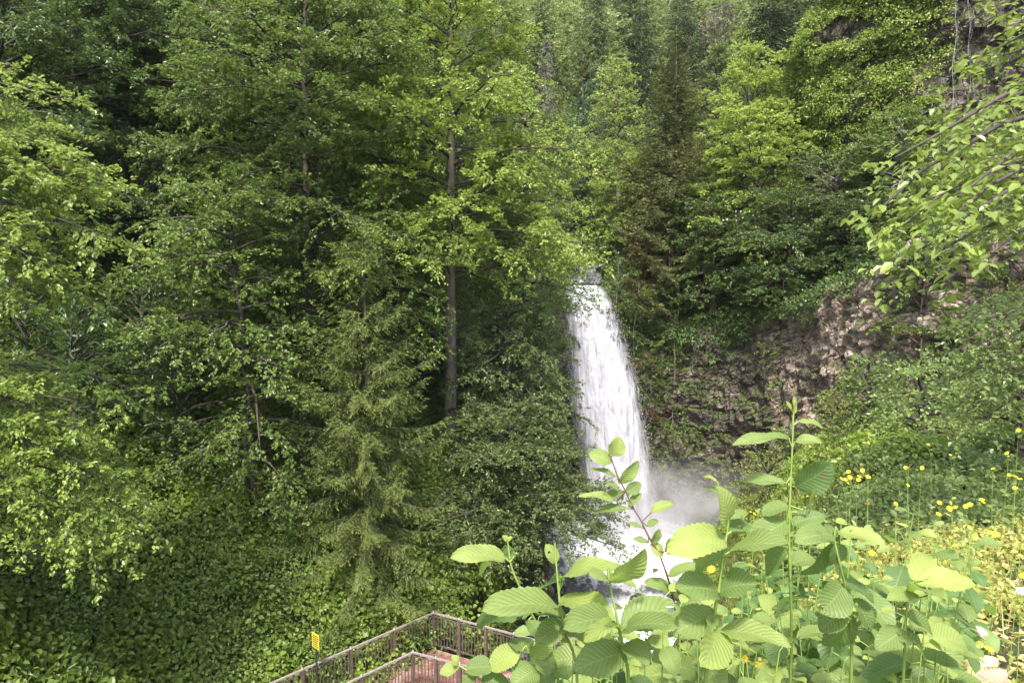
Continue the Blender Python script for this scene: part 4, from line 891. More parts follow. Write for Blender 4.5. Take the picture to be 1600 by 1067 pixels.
# grassy slope running down to the pool and the near bank
def onright(x, y): return (x > np.interp(y, [0, 4, 9, 12, 18, 26, 30], [-4, -2, 1.2, 2.2, 4, 6.5, 7.8])) & (wall_dist(x, y)[0] < -.2) & (H(x, y) > .4)
P, N = slope_points(rg, 9500, (2.5, 15, 10.5, 30), lambda x, y: onright(x, y))
V = []; n = len(P) * 26; c = np.repeat(P, 26, 0) + rg.normal(0, .16, (n, 3)) * [1, 1, .2]; d = rg.normal(0, .45, (n, 3)); d[:, 2] = 1; ln = rg.uniform(.08, .22, n); nr = norm(rg.normal(0, 1, (n, 3)) + [0, -1, .5])
V, F = leaf_faces(c, d, nr, ln, .018, .05, 4); T = np.clip(np.repeat(vnoise(P * .8, 3), 26) * .7 + rg.random(n) * .4, 0, 1)
tag(link('grass', make_mesh('grass', V, F, tint=np.repeat(T, 2)), M['grass']), 'fine green grass on the steep slope right of the pool', 'grass', kind='stuff')
k = vnoise(P * .6, 8) > .58; cover('slope_plants', P[k] + N[k] * .1, N[k], .28, 24, .09, 'vine', 'leafy weeds among the grass of the slope', 910)
P, N = slope_points(rg, 2600, (.2, 12, 6.5, 12), lambda x, y: onright(x, y) & (x > .25 * y + .2 * vnoise(np.stack([x, y, x], -1) * .7, 3)))
cover('bramble_cover', P + N * .05, N, rg.uniform(.12, .4, len(P)), 24, .07, 'bramble', 'pale green brambles along the edge of the near bank', 911, flat=.7, up=.7)
# near bank: litter and low leaves
P, N = slope_points(rg, 26000, (-1.5, 8.5, .8, 8), lambda x, y: onright(x, y))
n = len(P); V, F = leaf_faces(P + N * .015, rg.normal(0, 1, (n, 3)) * [1, 1, .25], norm(N + rg.normal(0, .3, (n, 3))), rg.uniform(.03, .08, n), rg.uniform(.015, .04, n), .15, 4)
tag(link('leaf_litter', make_mesh('leaf_litter', V, F, tint=np.repeat(rg.random(n), 2)), M['litter']), 'dry fallen leaves and straw strewn over the sunlit near bank', 'leaf litter', kind='stuff')
P, N = slope_points(rg, 6500, (-1.5, 8.5, .9, 7.5), lambda x, y: onright(x, y) & (vnoise(np.stack([x, y, 0 * x], -1) * 1.3, 12) > .3))
cover('meadow_plants', P + N * .05, N, rg.uniform(.06, .2, len(P)), 18, .05, 'meadow', 'low yellow green plants covering the sunlit near bank', 912, flat=.7, up=.85, tilt=.35)
P, N = slope_points(rg, 500, (.4, 7, 1.2, 6), lambda x, y: onright(x, y))
n = len(P) * 5; c = np.repeat(P, 5, 0) + rg.normal(0, .05, (n, 3)) * [1, 1, .1]; d = rg.normal(0, .35, (n, 3)); d[:, 2] = 1
V, F = leaf_faces(c, d, norm(rg.normal(0, 1, (n, 3)) + [0, -1, .4]), rg.uniform(.12, .34, n), .008, .05, 4)
tag(link('thin_grass', make_mesh('thin_grass', V, F, tint=np.repeat(rg.random(n), 2)), M['meadow']), 'thin grass stalks between the low plants of the near bank', 'grass', kind='stuff')

# ------------------------------------------------------------------ boulders
def boulder(px, py, Yd, sz, label, seed, matk='boulder', group='boulders above the waterfall lip', sink=.3):
    bm = bmesh.new(); bmesh.ops.create_icosphere(bm, subdivisions=4, radius=1); me = bpy.data.meshes.new('boulder'); bm.to_mesh(me); bm.free()
    V = np.array([v.co[:] for v in me.vertices]); rr = np.random.default_rng(seed)
    for _ in range(9):
        nn = norm(rr.normal(0, 1, 3)); c = rr.uniform(.55, .85); dd = V @ nn; V = V - np.clip(dd - c, 0, None)[:, None] * nn * .92
    V = V * (1 + .25 * fbm(V * 2.2, seed)[:, None]) * np.asarray(sz) ; V = rotz(V, rr.uniform(0, 6))
    me.vertices.foreach_set('co', V.astype(np.float32).ravel()); me.update()
    o = link('boulder', me, M[matk]); p = at(px, py, Yd); o.location = (p[0], p[1], p[2]); tag(o, label, 'boulder', group); return o
boulder(897, 437, 39.1, (.75, .6, .35), 'low pale boulder at the left end of the waterfall lip', 1)
boulder(911, 427, 40, (.75, .6, .5), 'grey blue boulder standing highest in the middle of the lip rocks', 2)
boulder(928, 436, 39.6, (.8, .6, .5), 'light grey sloping boulder right of the lip, beside the bushes', 3)
boulder(896, 426, 41, (.6, .5, .35), 'small grey boulder behind the left end of the lip', 4)
boulder(935, 421, 42, (1.0, .6, .4), 'long pale slab of rock at the back of the lip rocks', 5)
boulder(917, 441, 39, (.4, .3, .2), 'smallest brownish stone in front on the lip', 6)
for k, (px, py, Yd, s, lab) in enumerate([(838, 892, 28.5, (1.0, .9, 1.3), 'dark wet rock at the left bank of the pool'), (818, 930, 26.3, (1.0, 1.2, 1.0), 'dark low rock downstream of the left bank rock'),
    (1060, 925, 25, (.5, .5, .3), 'wet rock breaking the rapids behind the big leaves'), (1095, 905, 26.5, (.7, .5, .35), 'wet rock at the right side of the rapids'), (1000, 938, 24.5, (.5, .4, .22), 'low wet rock left in the rapids')]):
    boulder(px, py, Yd, s, lab, 20 + k, 'cliff_wet', 'wet rocks in and beside the pool')
q = at(1152, 336, 31.6) + np.random.default_rng(3).normal(0, 1, (13, 3)) * [.22, .15, .2]; V, F = leaf_faces(q, np.random.default_rng(4).normal(0, 1, (13, 3)), np.random.default_rng(5).normal(0, 1, (13, 3)), .1, .06, .1, 6)
M['pale'] = leaf_mat('gleam_tinted_leaf', (.35, .38, .4), (.7, .72, .75), .1); tb = Bag(); tb.tube([at(1152, 380, 32.2), at(1150, 355, 31.8), at(1152, 330, 31.6)], .02, 5)  # whitish leaf colour stands in for the gleam on this tuft
ro = tag(empty('gleaming_shrub', tuple(at(1152, 380, 32.2))), 'small tuft of gleaming whitish leaves among dark foliage high on the right wall', 'shrub'); bpy.context.view_layer.update()
keep(link('foliage', make_mesh('foliage', V, F, tint=np.random.default_rng(6).random(len(F))), M['pale'], ro)); keep(link('stem', tb.mesh('stem'), M['branch'], ro))
boulder(1597, 922, 3.0, (.018, .025, .02), 'small white stone on the near bank at the right edge', 41, 'foam', None)

# ------------------------------------------------------------------ foreground leaves
def bigleaf_mat(name, top, vein, trans, spec=.25):
    m, n, l, p, out = newmat(name)
    u = n.new("ShaderNodeUVMap"); u.uv_map = 'UVMap'; s = n.new("ShaderNodeSeparateXYZ"); l.new(u.outputs[0], s.inputs[0])
    def mth(op, a, b=None, c=None):
        q = n.new("ShaderNodeMath"); q.operation = op
        for i, v in enumerate((a, b, c)):
            if v is None: continue
            if isinstance(v, (int, float)): q.inputs[i].default_value = v
            else: l.new(v, q.inputs[i])
        return q.outputs[0]
    au = mth('ABSOLUTE', s.outputs[0]); ph = mth('FRACT', mth('MULTIPLY', mth('SUBTRACT', s.outputs[1], mth('MULTIPLY', au, .26)), 11.0))
    lat = mth('SUBTRACT', 1.0, mth('SMOOTH_MIN', mth('MULTIPLY', mth('ABSOLUTE', mth('SUBTRACT', ph, .5)), 8.0), 1.0, .1)); mid = mth('SUBTRACT', 1.0, mth('MINIMUM', mth('MULTIPLY', au, 22.0), 1.0))
    vn = mth('MAXIMUM', mth('MULTIPLY', lat, .6), mid)
    at_ = n.new("ShaderNodeAttribute"); at_.attribute_name = 'tint'
    base = mixc(n, l, at_.outputs['Fac'], top[0], top[1]); f = noise(n, l, 60, 5, .6); f2 = noise(n, l, 14, 3, .6)
    base = mixc(n, l, ramp(n, l, f2, [(.4, 0.), (.75, .35)]), base, tuple(c * .7 for c in top[0]))
    base = mixc(n, l, ramp(n, l, f2, [(.69, 0.), (.73, .85)]), base, (.16, .11, .04))
    col = mixc(n, l, mth('MULTIPLY', vn, .55), base, vein); l.new(col, p.inputs['Base Color']); p.inputs['Roughness'].default_value = .48; p.inputs['Specular IOR Level'].default_value = spec + .12
    bp = n.new("ShaderNodeBump"); bp.inputs['Strength'].default_value = .5; bp.inputs['Distance'].default_value = .002
    hgt = mth('ADD', mth('MULTIPLY', mth('ABSOLUTE', mth('SUBTRACT', ph, .5)), 1.6), mth('MULTIPLY', f, .5)); l.new(hgt, bp.inputs['Height']); l.new(bp.outputs[0], p.inputs['Normal'])
    t = n.new("ShaderNodeBsdfTranslucent"); tc = mixc(n, l, .45, col, (.42, .62, .06)); l.new(tc, t.inputs[0]); l.new(bp.outputs[0], t.inputs['Normal'])
    mx = n.new("ShaderNodeMixShader"); mx.inputs[0].default_value = trans; l.new(p.outputs[0], mx.inputs[1]); l.new(t.outputs[0], mx.inputs[2]); l.new(mx.outputs[0], out.inputs[0]); return m
M['big'] = bigleaf_mat('broad_leaf', ((.1, .17, .06), (.39, .46, .12)), (.4, .48, .2), .48)
M['herb'] = bigleaf_mat('herb_leaf', ((.08, .16, .045), (.32, .4, .11)), (.3, .4, .15), .4)

def big_leaf(base, tip, width, up, rr, serr=.045, cup=.12, wavy=.03, corr=.007, droop=.14, nv=25, nu=9, round_=1.0):
    base = np.asarray(base, float); tip = np.asarray(tip, float); d = tip - base; L = np.linalg.norm(d); d = d / L
    s = norm(np.cross(np.asarray(up, float), d)); nn = np.cross(d, s)
    v = np.linspace(0, 1, nv); u = np.linspace(-1, 1, nu); U, Vv = np.meshgrid(u, v, indexing='ij')
    prof = 1.16 * np.sin(np.pi * v ** (1.0 * round_)) ** .58 * (1 - .1 * v); prof[0] = .02; prof[-1] = .02
    edge = 1 + serr * np.where(np.arange(nv) % 2, 1, -1) + rr.normal(0, .02, nv)
    W = width * .5 * prof * edge; au = np.abs(U)
    x = U * W[None, :]; zc = cup * width * (au ** 1.5) * prof[None, :] - droop * L * (Vv ** 2) + corr * L * np.sin((Vv - au * .26) * 11 * 2 * math.pi) * (au > .05) * .35
    zc = zc + wavy * L * np.sin(Vv * 9 + U * 2 + rr.uniform(0, 6)) * au ** 2; twist = rr.normal(0, .12); zc += twist * x
    Vt = base + d * (Vv * L - .1 * L * au * (1 - Vv) * 0)[..., None] + s * x[..., None] + nn * zc[..., None] + nn * (droop * L * .35 * np.sin(Vv * math.pi))[..., None]
    return Vt.reshape(-1, 3), grid_faces(nu, nv)[:, ::-1], np.stack([U, Vv], -1).reshape(-1, 2)

class Shoot:
    def __init__(s, name, label, basept, leafm='big', cat='sapling', group='saplings in the foreground'):
        s.root = tag(empty(name, tuple(basept)), label, cat, group); s.V = []; s.F = []; s.U = []; s.T = []; s.n = 0; s.b = Bag(); s.lm = leafm; s.has = False
    def stem(s, pts, r0, r1):
        pts = np.asarray(pts, float); tt = np.linspace(0, 1, 3 * len(pts)); t0 = np.linspace(0, 1, len(pts)); q = np.stack([np.interp(tt, t0, pts[:, k]) for k in range(3)], -1); q[1:-1] = (q[:-2] + q[2:] + 2 * q[1:-1]) / 4
        s.b.tube(q, np.linspace(r0, r1, len(q)), 6); s.has = True
    def leaf(s, base, tip, width, up, rr, tint, **kw):
        V, F, U = big_leaf(base, tip, width, up, rr, **kw)
        if rr.random() < .4:      # insect holes
            fc = V[F].mean(1)
            for _ in range(rr.integers(1, 4)):
                c = V[rr.integers(len(V))]; k = np.linalg.norm(fc - c, axis=1) > width * rr.uniform(.04, .1); F, fc = F[k], fc[k]
        s.V.append(V); s.F.append(F + s.n); s.U.append(U); s.T.append(np.full(len(F), tint)); s.n += len(V)
    def done(s, stemm='stem'):
        bpy.context.view_layer.update()
        if s.has: keep(link('stem', s.b.mesh('stem', True), M[stemm], s.root))
        if s.V: keep(link('foliage', make_mesh('foliage', np.concatenate(s.V), np.concatenate(s.F), tint=np.concatenate(s.T), uv=np.concatenate(s.U), smoothed=True), M[s.lm], s.root))
        return s.root
rr = np.random.default_rng(41)
def ground_under(p): return np.array([p[0], p[1], Hs(p[0], p[1]) - .03])
def hand(name, label, depth, stem, leaves, r0=.004, stemm='stem', gp_=None):
    """stem: [(px,py,depth offset)], leaves: [(bx,by,tx,ty,width px,tint,depth offset of the tip,tilt)]"""
    pts = [at(x, y, depth + o) for x, y, o in stem]; foot = ground_under(pts[-1] + np.array([.0, .05, 0])) 
    if foot[2] < pts[-1][2]: pts.append(foot)
    sh = Shoot(name, label, pts[-1]); sh.stem(pts[::-1], r0 * .8, .0015)
    for (bx, by, tx, ty, wp, ti, do, tl) in leaves:
        # the leaf starts at the nearest point of its stem
        best = min(stem, key=lambda q: abs(q[0] - bx) + abs(q[1] - by)); d0 = depth + best[2]
        b = at(bx, by, d0); t = at(tx, ty, d0 + do); up = np.array([math.sin(tl) * .6, -.75 if abs(tl) > .9 else -.45, 1.0 if abs(tl) <= .9 else .3])
        near = at(best[0], best[1], d0); sh.b.tube([near, b], .0016, 5)
        sh.leaf(b, t, wp * 1.04 / FPX * d0, up, rr, ti)
    return sh.done(stemm)
hand('broadleaf_sapling', 'leftmost young shoot with two big leaves in front of the railing corner', 1.25, [(793, 842, 0), (797, 878, 0), (803, 897, 0), (811, 914, .0), (832, 962, .03), (858, 1010, .06), (880, 1067, .1)],
    [(790, 872, 708, 862, 34, .75, -.05, 0), (804, 868, 745, 884, 40, .15, .1, .2), (793, 845, 786, 836, 9, .9, 0, 0), (793, 845, 800, 838, 8, .95, 0, 0), (828, 958, 738, 962, 46, .05, .08, .2), (826, 968, 850, 1000, 30, .3, -.05, 1)])
hand('broadleaf_sapling', 'shoot with a folded bright bud leaf and wide leaves over the dark pool', 1.1, [(867, 848, 0), (869, 880, 0), (873, 925, 0), (877, 960, 0), (884, 990, .02), (897, 1020, .04), (905, 1067, .06)],
    [(868, 880, 855, 850, 20, .9, 0, 1), (877, 902, 962, 876, 42, .8, -.08, 0), (880, 908, 824, 922, 40, .1, .1, 0), (874, 950, 762, 938, 60, .45, -.08, 0), (874, 940, 952, 950, 44, .7, -.12, 0), (880, 968, 838, 948, 34, .2, .1, 0), (882, 975, 838, 1000, 36, .3, -.03, .9), (886, 985, 942, 1008, 34, .6, -.08, .3), (890, 1002, 848, 985, 16, .95, -.02, 0)])
hand('broadleaf_sapling', 'shoot with one upright pale bright leaf left of the slender twig', 1.0, [(951, 888, 0), (955, 925, 0), (962, 955, 0), (968, 985, .0), (976, 1020, .02), (986, 1067, .05)],
    [(953, 908, 1010, 868, 46, .9, -.04, 1), (951, 905, 924, 895, 32, .6, -.02, 0), (953, 905, 951, 886, 9, .95, 0, 0), (966, 975, 892, 962, 52, .35, -.1, 0), (968, 985, 922, 975, 26, .85, -.14, 0), (970, 980, 1062, 940, 56, .35, .02, 0), (972, 985, 1048, 965, 46, .3, -.07, 0), (974, 1005, 1015, 1030, 36, .3, -.05, .5), (978, 1020, 900, 1040, 50, .3, -.05, .4), (976, 1010, 930, 1010, 30, .2, .05, .2)])
hand('twig_sapling', 'slender brown twig with small oval leaves standing before the white water', 1.7, [(955, 716, 0), (964, 742, 0), (978, 768, 0), (990, 795, 0), (1003, 815, 0), (1013, 838, 0), (1028, 860, 0), (1038, 885, .02), (1052, 930, .05), (1062, 990, .1), (1070, 1067, .15)],
    [(956, 712, 970, 684, 26, .9, 0, 1), (955, 722, 921, 706, 24, .6, 0, .95), (963, 744, 922, 729, 11, .35, 0, 0), (968, 755, 1000, 722, 20, .6, 0, .95), (966, 766, 950, 752, 14, .5, 0, 0), (964, 783, 908, 768, 15, .8, -.02, .2), (976, 770, 938, 780, 20, .4, .02, .2), (978, 768, 1002, 756, 18, .3, 0, .95), (984, 795, 928, 796, 19, .4, 0, .3), (982, 790, 1002, 770, 12, .4, 0, .9), (1018, 800, 1051, 783, 18, .7, 0, .8), (1006, 826, 980, 815, 9, .35, 0, 0), (1012, 822, 1028, 812, 12, .4, 0, .5), (1018, 848, 1032, 828, 17, .5, 0, 1), (1013, 848, 990, 840, 11, .3, 0, .2), (1036, 868, 1018, 850, 20, .85, 0, .95), (1040, 862, 1048, 842, 14, .4, 0, 1), (1044, 900, 1090, 880, 26, .6, -.03, .3), (1050, 925, 1012, 905, 24, .5, -.03, .3), (1056, 950, 1100, 935, 30, .4, -.04, .3)], .004, 'stem_brown')
hand('broadleaf_sapling', 'tallest shoot with long drooping leaves in front of the dark cliff', 1.35, [(1241, 624, 0), (1239, 665, 0), (1238, 700, 0), (1236, 745, 0), (1234, 790, 0), (1233, 850, 0), (1235, 905, 0), (1237, 975, .03), (1236, 1067, .05)],
    [(1239, 648, 1243, 619, 12, .9, 0, 1), (1240, 648, 1231, 626, 6, .9, 0, 1), (1248, 658, 1289, 664, 13, .6, 0, .1), (1232, 684, 1147, 686, 24, .4, -.04, 0), (1242, 690, 1283, 686, 18, .6, -.03, 0), (1243, 760, 1304, 728, 50, .05, -.02, 1), (1228, 755, 1158, 746, 22, .3, .02, 0), (1232, 790, 1190, 800, 28, .3, 0, .2), (1256, 797, 1279, 764, 12, .9, -.03, 1), (1230, 815, 1168, 850, 40, .3, -.04, .4), (1238, 820, 1290, 800, 30, .2, 0, .1), (1233, 860, 1190, 895, 40, .2, .03, .9), (1236, 880, 1275, 870, 34, .35, 0, .4)])
hand('broadleaf_sapling', 'shoot crowned by one upright veined leaf right of the mist', 1.05, [(1139, 806, 0), (1136, 835, 0), (1130, 868, 0), (1126, 900, 0), (1117, 955, .02), (1108, 1010, .04), (1100, 1067, .06)],
    [(1136, 824, 1129, 763, 42, .75, -.02, 1), (1128, 770, 1099, 757, 11, .6, .03, 0), (1120, 752, 1097, 740, 9, .9, .03, 0), (1137, 812, 1168, 795, 22, .5, .02, .3), (1134, 842, 1048, 852, 52, .85, -.06, .3), (1133, 862, 1080, 890, 44, .75, .03, .8), (1140, 862, 1224, 838, 50, .4, -.07, .2), (1143, 830, 1172, 812, 26, .2, .04, .5), (1127, 890, 1108, 860, 26, .25, .08, 1), (1122, 925, 1062, 912, 50, .25, -.04, .4), (1124, 925, 1180, 905, 52, .2, -.03, .8), (1120, 960, 1050, 985, 46, .35, -.05, .5), (1118, 972, 1112, 1038, 60, .7, -.1, 1), (1122, 985, 1232, 996, 44, .6, -.07, .3)])
hand('broadleaf_sapling', 'shoot with a fan of blue green leaves left of the yellow flowers', 1.2, [(1306, 822, 0), (1303, 842, 0), (1312, 880, .0), (1325, 930, .02), (1330, 975, .03), (1332, 1067, .05)],
    [(1302, 836, 1246, 838, 38, .35, -.04, 0), (1310, 832, 1382, 842, 32, .8, -.05, 0), (1300, 848, 1260, 905, 34, .1, .02, .95), (1306, 848, 1303, 885, 42, .2, 0, 1), (1301, 838, 1292, 815, 18, .2, .04, .5), (1318, 908, 1370, 936, 30, .05, -.02, .5), (1318, 912, 1288, 958, 50, .25, -.04, 1), (1334, 935, 1366, 985, 42, .15, -.03, 1), (1326, 945, 1280, 985, 38, .25, 0, .8), (1332, 960, 1290, 1015, 40, .2, .02, .9)])
hand('broadleaf_sapling', 'shoot with broad yellow green leaves low right of the blue green fan', 1.15, [(1428, 905, 0), (1420, 930, 0), (1415, 970, .0), (1412, 1067, .03)],
    [(1432, 912, 1526, 905, 42, 1.0, -.02, .5), (1424, 905, 1460, 862, 36, .95, .06, .8), (1430, 925, 1392, 932, 26, .6, -.04, .2), (1420, 925, 1478, 920, 30, .7, -.12, .1), (1416, 945, 1375, 905, 34, .9, .05, .8), (1416, 960, 1462, 985, 32, .3, 0, .6), (1413, 985, 1372, 1010, 34, .3, -.03, .6), (1415, 990, 1452, 1028, 34, .35, 0, .8)])
hand('broadleaf_sapling', 'low shoot with round yellow green leaves over the near corner of the deck', 1.3, [(822, 1008, 0), (838, 1035, 0), (850, 1067, .03)],
    [(812, 1022, 762, 1038, 42, .9, 0, .8), (826, 1020, 800, 995, 40, .3, .04, .9), (830, 1028, 862, 995, 32, .8, 0, .95), (835, 1032, 868, 1040, 36, .4, 0, .8), (840, 1045, 800, 1067, 40, .35, -.04, .7)])
hand('broadleaf_sapling', 'lowest left shoot with small bright top leaves before the near railing', 1.3, [(718, 1040, 0), (740, 1052, 0), (765, 1075, .02), (790, 1100, .05)],
    [(716, 1038, 707, 1024, 14, .95, 0, 1), (714, 1046, 686, 1048, 20, .8, 0, .4), (728, 1046, 772, 1038, 34, .25, 0, .5), (745, 1056, 720, 1066, 26, .3, 0, .6), (752, 1060, 800, 1070, 32, .2, 0, .4)])
# dense lower shoots filling the bank edge
sites = []
for k in range(100):
    px = rr.uniform(840, 1500); py = rr.uniform(925, 1050) - max(0, (px - 1200)) * .05; dp = rr.uniform(1.25, 2.3); sites.append((px, py, dp))
for k in range(95):
    px = rr.uniform(1140, 1530); py = rr.uniform(800, 1040) + 0 * k; dp = rr.uniform(1.6, 3.6); sites.append((px, py, dp))
where = lambda px, py, dp: ('%s, %s' % (
    'behind the deck corner leaves' if px < 960 else 'behind the upright pale leaf' if px < 1040 else 'under the veined upright leaf' if px < 1140 else 'around the tallest shoot' if px < 1240 else 'around the blue green fan' if px < 1340 else 'beside the yellow green leaves',
    'bottom edge' if py > 1010 else 'lower leaves' if py > 965 else 'middle leaves' if py > 900 else 'upper leaves'))
order = sorted(range(len(sites)), key=lambda i: sites[i][0]); ords = {i: j for j, i in enumerate(order)}
names_ = 'first second third fourth fifth sixth seventh eighth ninth tenth eleventh twelfth thirteenth fourteenth fifteenth sixteenth seventeenth eighteenth nineteenth twentieth'.split() + ['further'] * 40
names_old = ['first', 'second', 'third', 'fourth', 'fifth', 'sixth', 'seventh', 'eighth', 'ninth', 'tenth', 'eleventh', 'twelfth', 'thirteenth']
seen = {}
for i in order:
    px, py, dp = sites[i]; key = where(px, py, dp); seen[key] = seen.get(key, 0) + 1
    top = at(px, py, dp); foot = ground_under(top + [rr.normal(0, .06), rr.normal(0, .06), 0]); hgt = top[2] - foot[2]
    if hgt < .12: continue
    small = dp > 2.1
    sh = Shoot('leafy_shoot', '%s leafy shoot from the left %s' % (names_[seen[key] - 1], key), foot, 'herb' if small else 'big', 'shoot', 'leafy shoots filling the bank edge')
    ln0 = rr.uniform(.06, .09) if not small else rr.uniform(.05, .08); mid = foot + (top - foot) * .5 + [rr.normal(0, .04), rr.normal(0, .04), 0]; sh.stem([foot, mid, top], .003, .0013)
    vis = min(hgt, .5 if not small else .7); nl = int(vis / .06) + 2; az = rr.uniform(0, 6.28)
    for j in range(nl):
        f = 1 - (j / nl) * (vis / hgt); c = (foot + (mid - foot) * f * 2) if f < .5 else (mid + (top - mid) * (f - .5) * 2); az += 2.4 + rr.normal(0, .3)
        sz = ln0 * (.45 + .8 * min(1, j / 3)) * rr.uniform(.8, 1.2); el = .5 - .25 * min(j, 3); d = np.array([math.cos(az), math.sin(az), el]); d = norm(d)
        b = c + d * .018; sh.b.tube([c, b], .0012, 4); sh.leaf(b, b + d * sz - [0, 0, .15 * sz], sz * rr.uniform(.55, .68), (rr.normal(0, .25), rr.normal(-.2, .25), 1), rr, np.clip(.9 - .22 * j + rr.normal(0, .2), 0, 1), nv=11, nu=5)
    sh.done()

# wildflowers on the near bank: stem, leaves, flower heads
def flower_head(Bg, c, r, rr):
    k = 11; az = np.arange(k) * 6.283 / k; d = np.stack([np.cos(az), np.sin(az), np.full(k, .12)], -1); tilt = rr.normal(0, .6, 2)
    ax = norm(np.array([tilt[0], tilt[1] - .3, 1])); e1 = norm(np.cross(ax, [1, .2, 0])); e2 = np.cross(ax, e1); Rm = np.stack([e1, e2, ax]); d = d @ Rm
    V, F = leaf_faces(np.tile(c, (k, 1)), d, np.tile(ax, (k, 1)), r, r * .42, .1, 6); Bg.add(V, F)
    Bg.tube([c - ax * .002, c + ax * .003, c + ax * .006], [r * .32, r * .34, r * .05], 7)
FL = [(1418, 618, 7.0, 3, 'highest yellow flower, lone against the dark rock foot'), (1357, 692, 6.0, 1, 'lone yellow flower before the grassy slope'), (1456, 695, 6.3, 2, 'yellow flower pair left of the dark bramble'), (1488, 710, 5.8, 3, 'cluster of three yellow flowers on the dark bramble edge'), (1592, 672, 6.0, 1, 'yellow flower at the right edge, highest there'), (1578, 712, 5.6, 2, 'pair of small yellow flowers below the right edge flower'),
 (1552, 732, 5.2, 1, 'single yellow flower on the bramble left of the big right cluster'), (1588, 745, 4.6, 4, 'big yellow flower cluster at the right edge'), (1586, 762, 4.9, 1, 'little yellow flower just under the big right cluster'), (1332, 735, 5.0, 2, 'upper yellow flowers of the left bunch by the grass'), (1322, 752, 4.6, 3, 'yellow flowers at the left end of the bunch by the grass'), (1338, 748, 4.7, 3, 'yellow flowers in the middle of the bunch by the grass'), (1357, 745, 4.8, 2, 'flat open yellow flower right of the bunch by the grass'),
 (1418, 730, 5.0, 2, 'yellow flowers above the arching pale leaf'), (1441, 731, 5.1, 1, 'small yellow flower right above the arching pale leaf'), (1419, 758, 4.6, 1, 'yellow flower below the arching pale leaf'), (1400, 787, 4.2, 1, 'yellow flower above the middle leaf litter'), (1356, 787, 4.2, 1, 'faint yellow flower over the pale leaves'), (1468, 785, 4.2, 1, 'yellow flower at the upper border of the litter'), (1467, 803, 4.0, 1, 'round yellow flower in the upper litter'), (1491, 795, 4.1, 2, 'paired yellow flowers in the upper litter'),
 (1508, 788, 4.2, 3, 'yellow flower trio at the top of the litter'), (1526, 781, 4.2, 2, 'yellow flower pair at the far edge of the litter'), (1491, 817, 3.8, 1, 'bright yellow flower in the centre of the litter'), (1516, 824, 3.7, 1, 'small yellow flower right of the centre of the litter'), (1520, 835, 3.6, 2, 'low yellow flowers right of the litter centre'), (1554, 834, 3.6, 2, 'yellow flower pair toward the right of the litter'), (1484, 841, 3.5, 1, 'tiny yellow flower under the centre of the litter'), (1491, 852, 3.4, 1, 'lower tiny yellow flower under the litter centre'),
 (1596, 862, 3.1, 2, 'yellow flowers at the right edge above the white stone'), (1598, 898, 2.8, 1, 'yellow flower cut by the right edge beside the white stone'), (1477, 877, 3.2, 1, 'yellow flower over the wide yellow green leaf'), (1345, 861, 3.0, 2, 'yellow flowers beside the blue green fan of leaves'), (1112, 886, 2.4, 2, 'yellow orange flowers within the leaf mass below the mist'), (1162, 1035, 1.6, 3, 'left yellow flower cluster near the bottom edge'), (1179, 1041, 1.6, 2, 'small yellow flowers right of the bottom edge cluster'), (1528, 1005, 2.2, 4, 'yellow flower cluster above the pale dead leaf'), (1505, 962, 2.4, 1, 'dim yellow flower among the lower right leaves'), (1175, 800, 3.4, 2, 'orange yellow flowers behind the leaves right of the mist')]
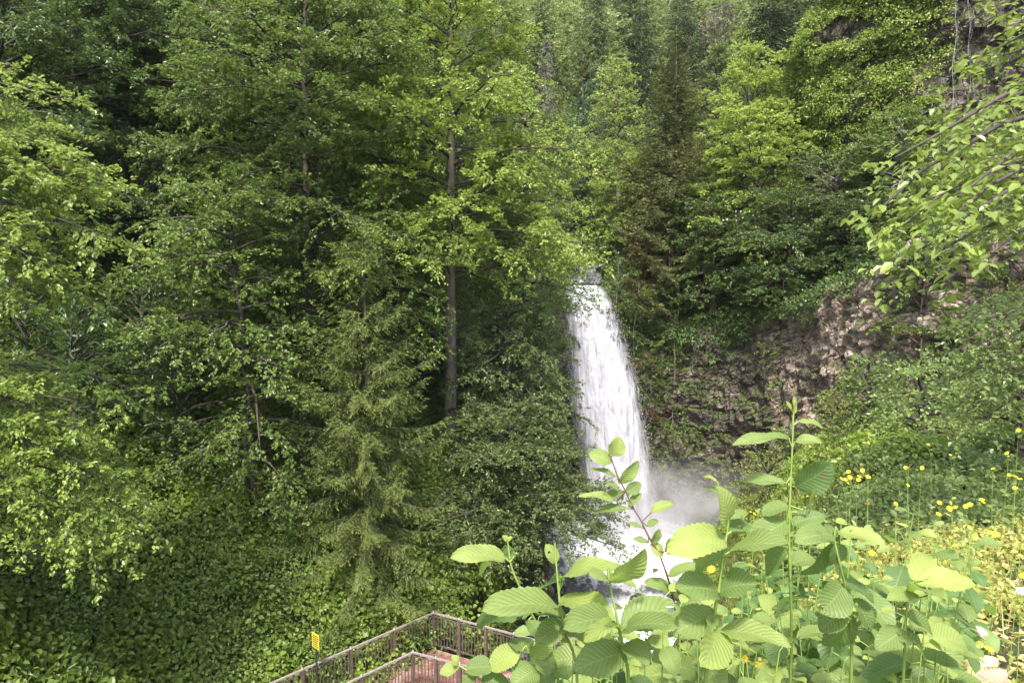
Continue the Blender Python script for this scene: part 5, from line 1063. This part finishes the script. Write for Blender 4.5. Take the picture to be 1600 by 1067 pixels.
for (px, py, dp, nh, lab) in FL:
    c = at(px, py, dp); foot = np.array([c[0] + rr.normal(0, .03), c[1] + rr.normal(0, .03), 0]); foot[2] = Hs(foot[0], foot[1]) - .02
    if foot[2] > c[2] - .05: foot[2] = c[2] - .12
    root = tag(empty('wildflower', tuple(foot)), lab, 'flower', 'yellow wildflowers on the near bank'); bpy.context.view_layer.update()
    sb_ = Bag(); fork = c * .85 + foot * .15; sb_.tube([foot, (foot + fork) / 2 + [.01, 0, 0], fork], [.0026, .002, .0015], 5); fb = Bag()
    for j in range(nh):
        q = c + np.array([rr.normal(0, .022), rr.normal(0, .02), rr.normal(0, .012)]) * (nh > 1); sb_.tube([fork, q - [0, 0, .004]], .0014, 4); flower_head(fb, q, rr.uniform(.011, .017) * (1.15 if dp > 4 else 1) , rr)
    keep(link('stem', sb_.mesh('stem', True), M['stem'], root)); keep(link('flower_head', fb.mesh('flower_head'), M['petal'], root))
    nl = 7; t = rr.uniform(.1, .85, nl); pp = foot + (fork - foot) * t[:, None]; d = rr.normal(0, 1, (nl, 3)); d[:, 2] = .4; ln = rr.uniform(.04, .08, nl)
    V, F = leaf_faces(pp, d, np.tile([0, 0, 1.], (nl, 1)) + rr.normal(0, .3, (nl, 3)), ln, ln * .35, .1, 6)
    keep(link('foliage', make_mesh('foliage', V, F, tint=np.repeat(rr.random(nl), 2)), M['meadow'], root))
# pale dead leaves
M['dead'] = bigleaf_mat('dead_leaf', ((.62, .45, .36), (.75, .6, .3)), (.5, .36, .28), .3)
for (bx, by, tx, ty, wp, dp, ti, lab) in [(1500, 1075, 1556, 1028, 40, 1.9, 1.0, 'curled yellow dead leaf at the lower right corner'), (1540, 1080, 1568, 1048, 44, 1.85, .0, 'pinkish dead leaf under the curled yellow one'), (1515, 985, 1548, 997, 18, 2.3, .0, 'pale dry leaf behind the lowest right flower cluster')]:
    b = at(bx, by, dp); t = at(tx, ty, dp - .03); sh = Shoot('dead_leaf', lab, b, 'dead', 'dead leaf', None); sh.stem([b - (t - b) * .3 - [0, 0, .01], b], .002, .0015); sh.leaf(b, t, wp / FPX * dp, (0, -.6, 1), rr, ti, cup=.3, droop=.2); sh.done('stem_brown')

# ------------------------------------------------------------------ haze: even air between the camera and the far slope
HAZE = 0.00012
if HAZE:
    b = Bag(); b.box((20, 68, 35), (130, 110, 60)); o = link('haze', b.mesh('haze'), None)
    m = bpy.data.materials.new('haze'); m.use_nodes = True; n = m.node_tree.nodes; n.remove(n["Principled BSDF"]); v = n.new("ShaderNodeVolumePrincipled"); v.inputs['Density'].default_value = HAZE; v.inputs['Color'].default_value = (.9, .95, 1, 1)
    m.node_tree.links.new(v.outputs[0], n["Material Output"].inputs['Volume']); o.data.materials.append(m); tag(o, 'thin moist air filling the gorge', 'haze', kind='stuff')
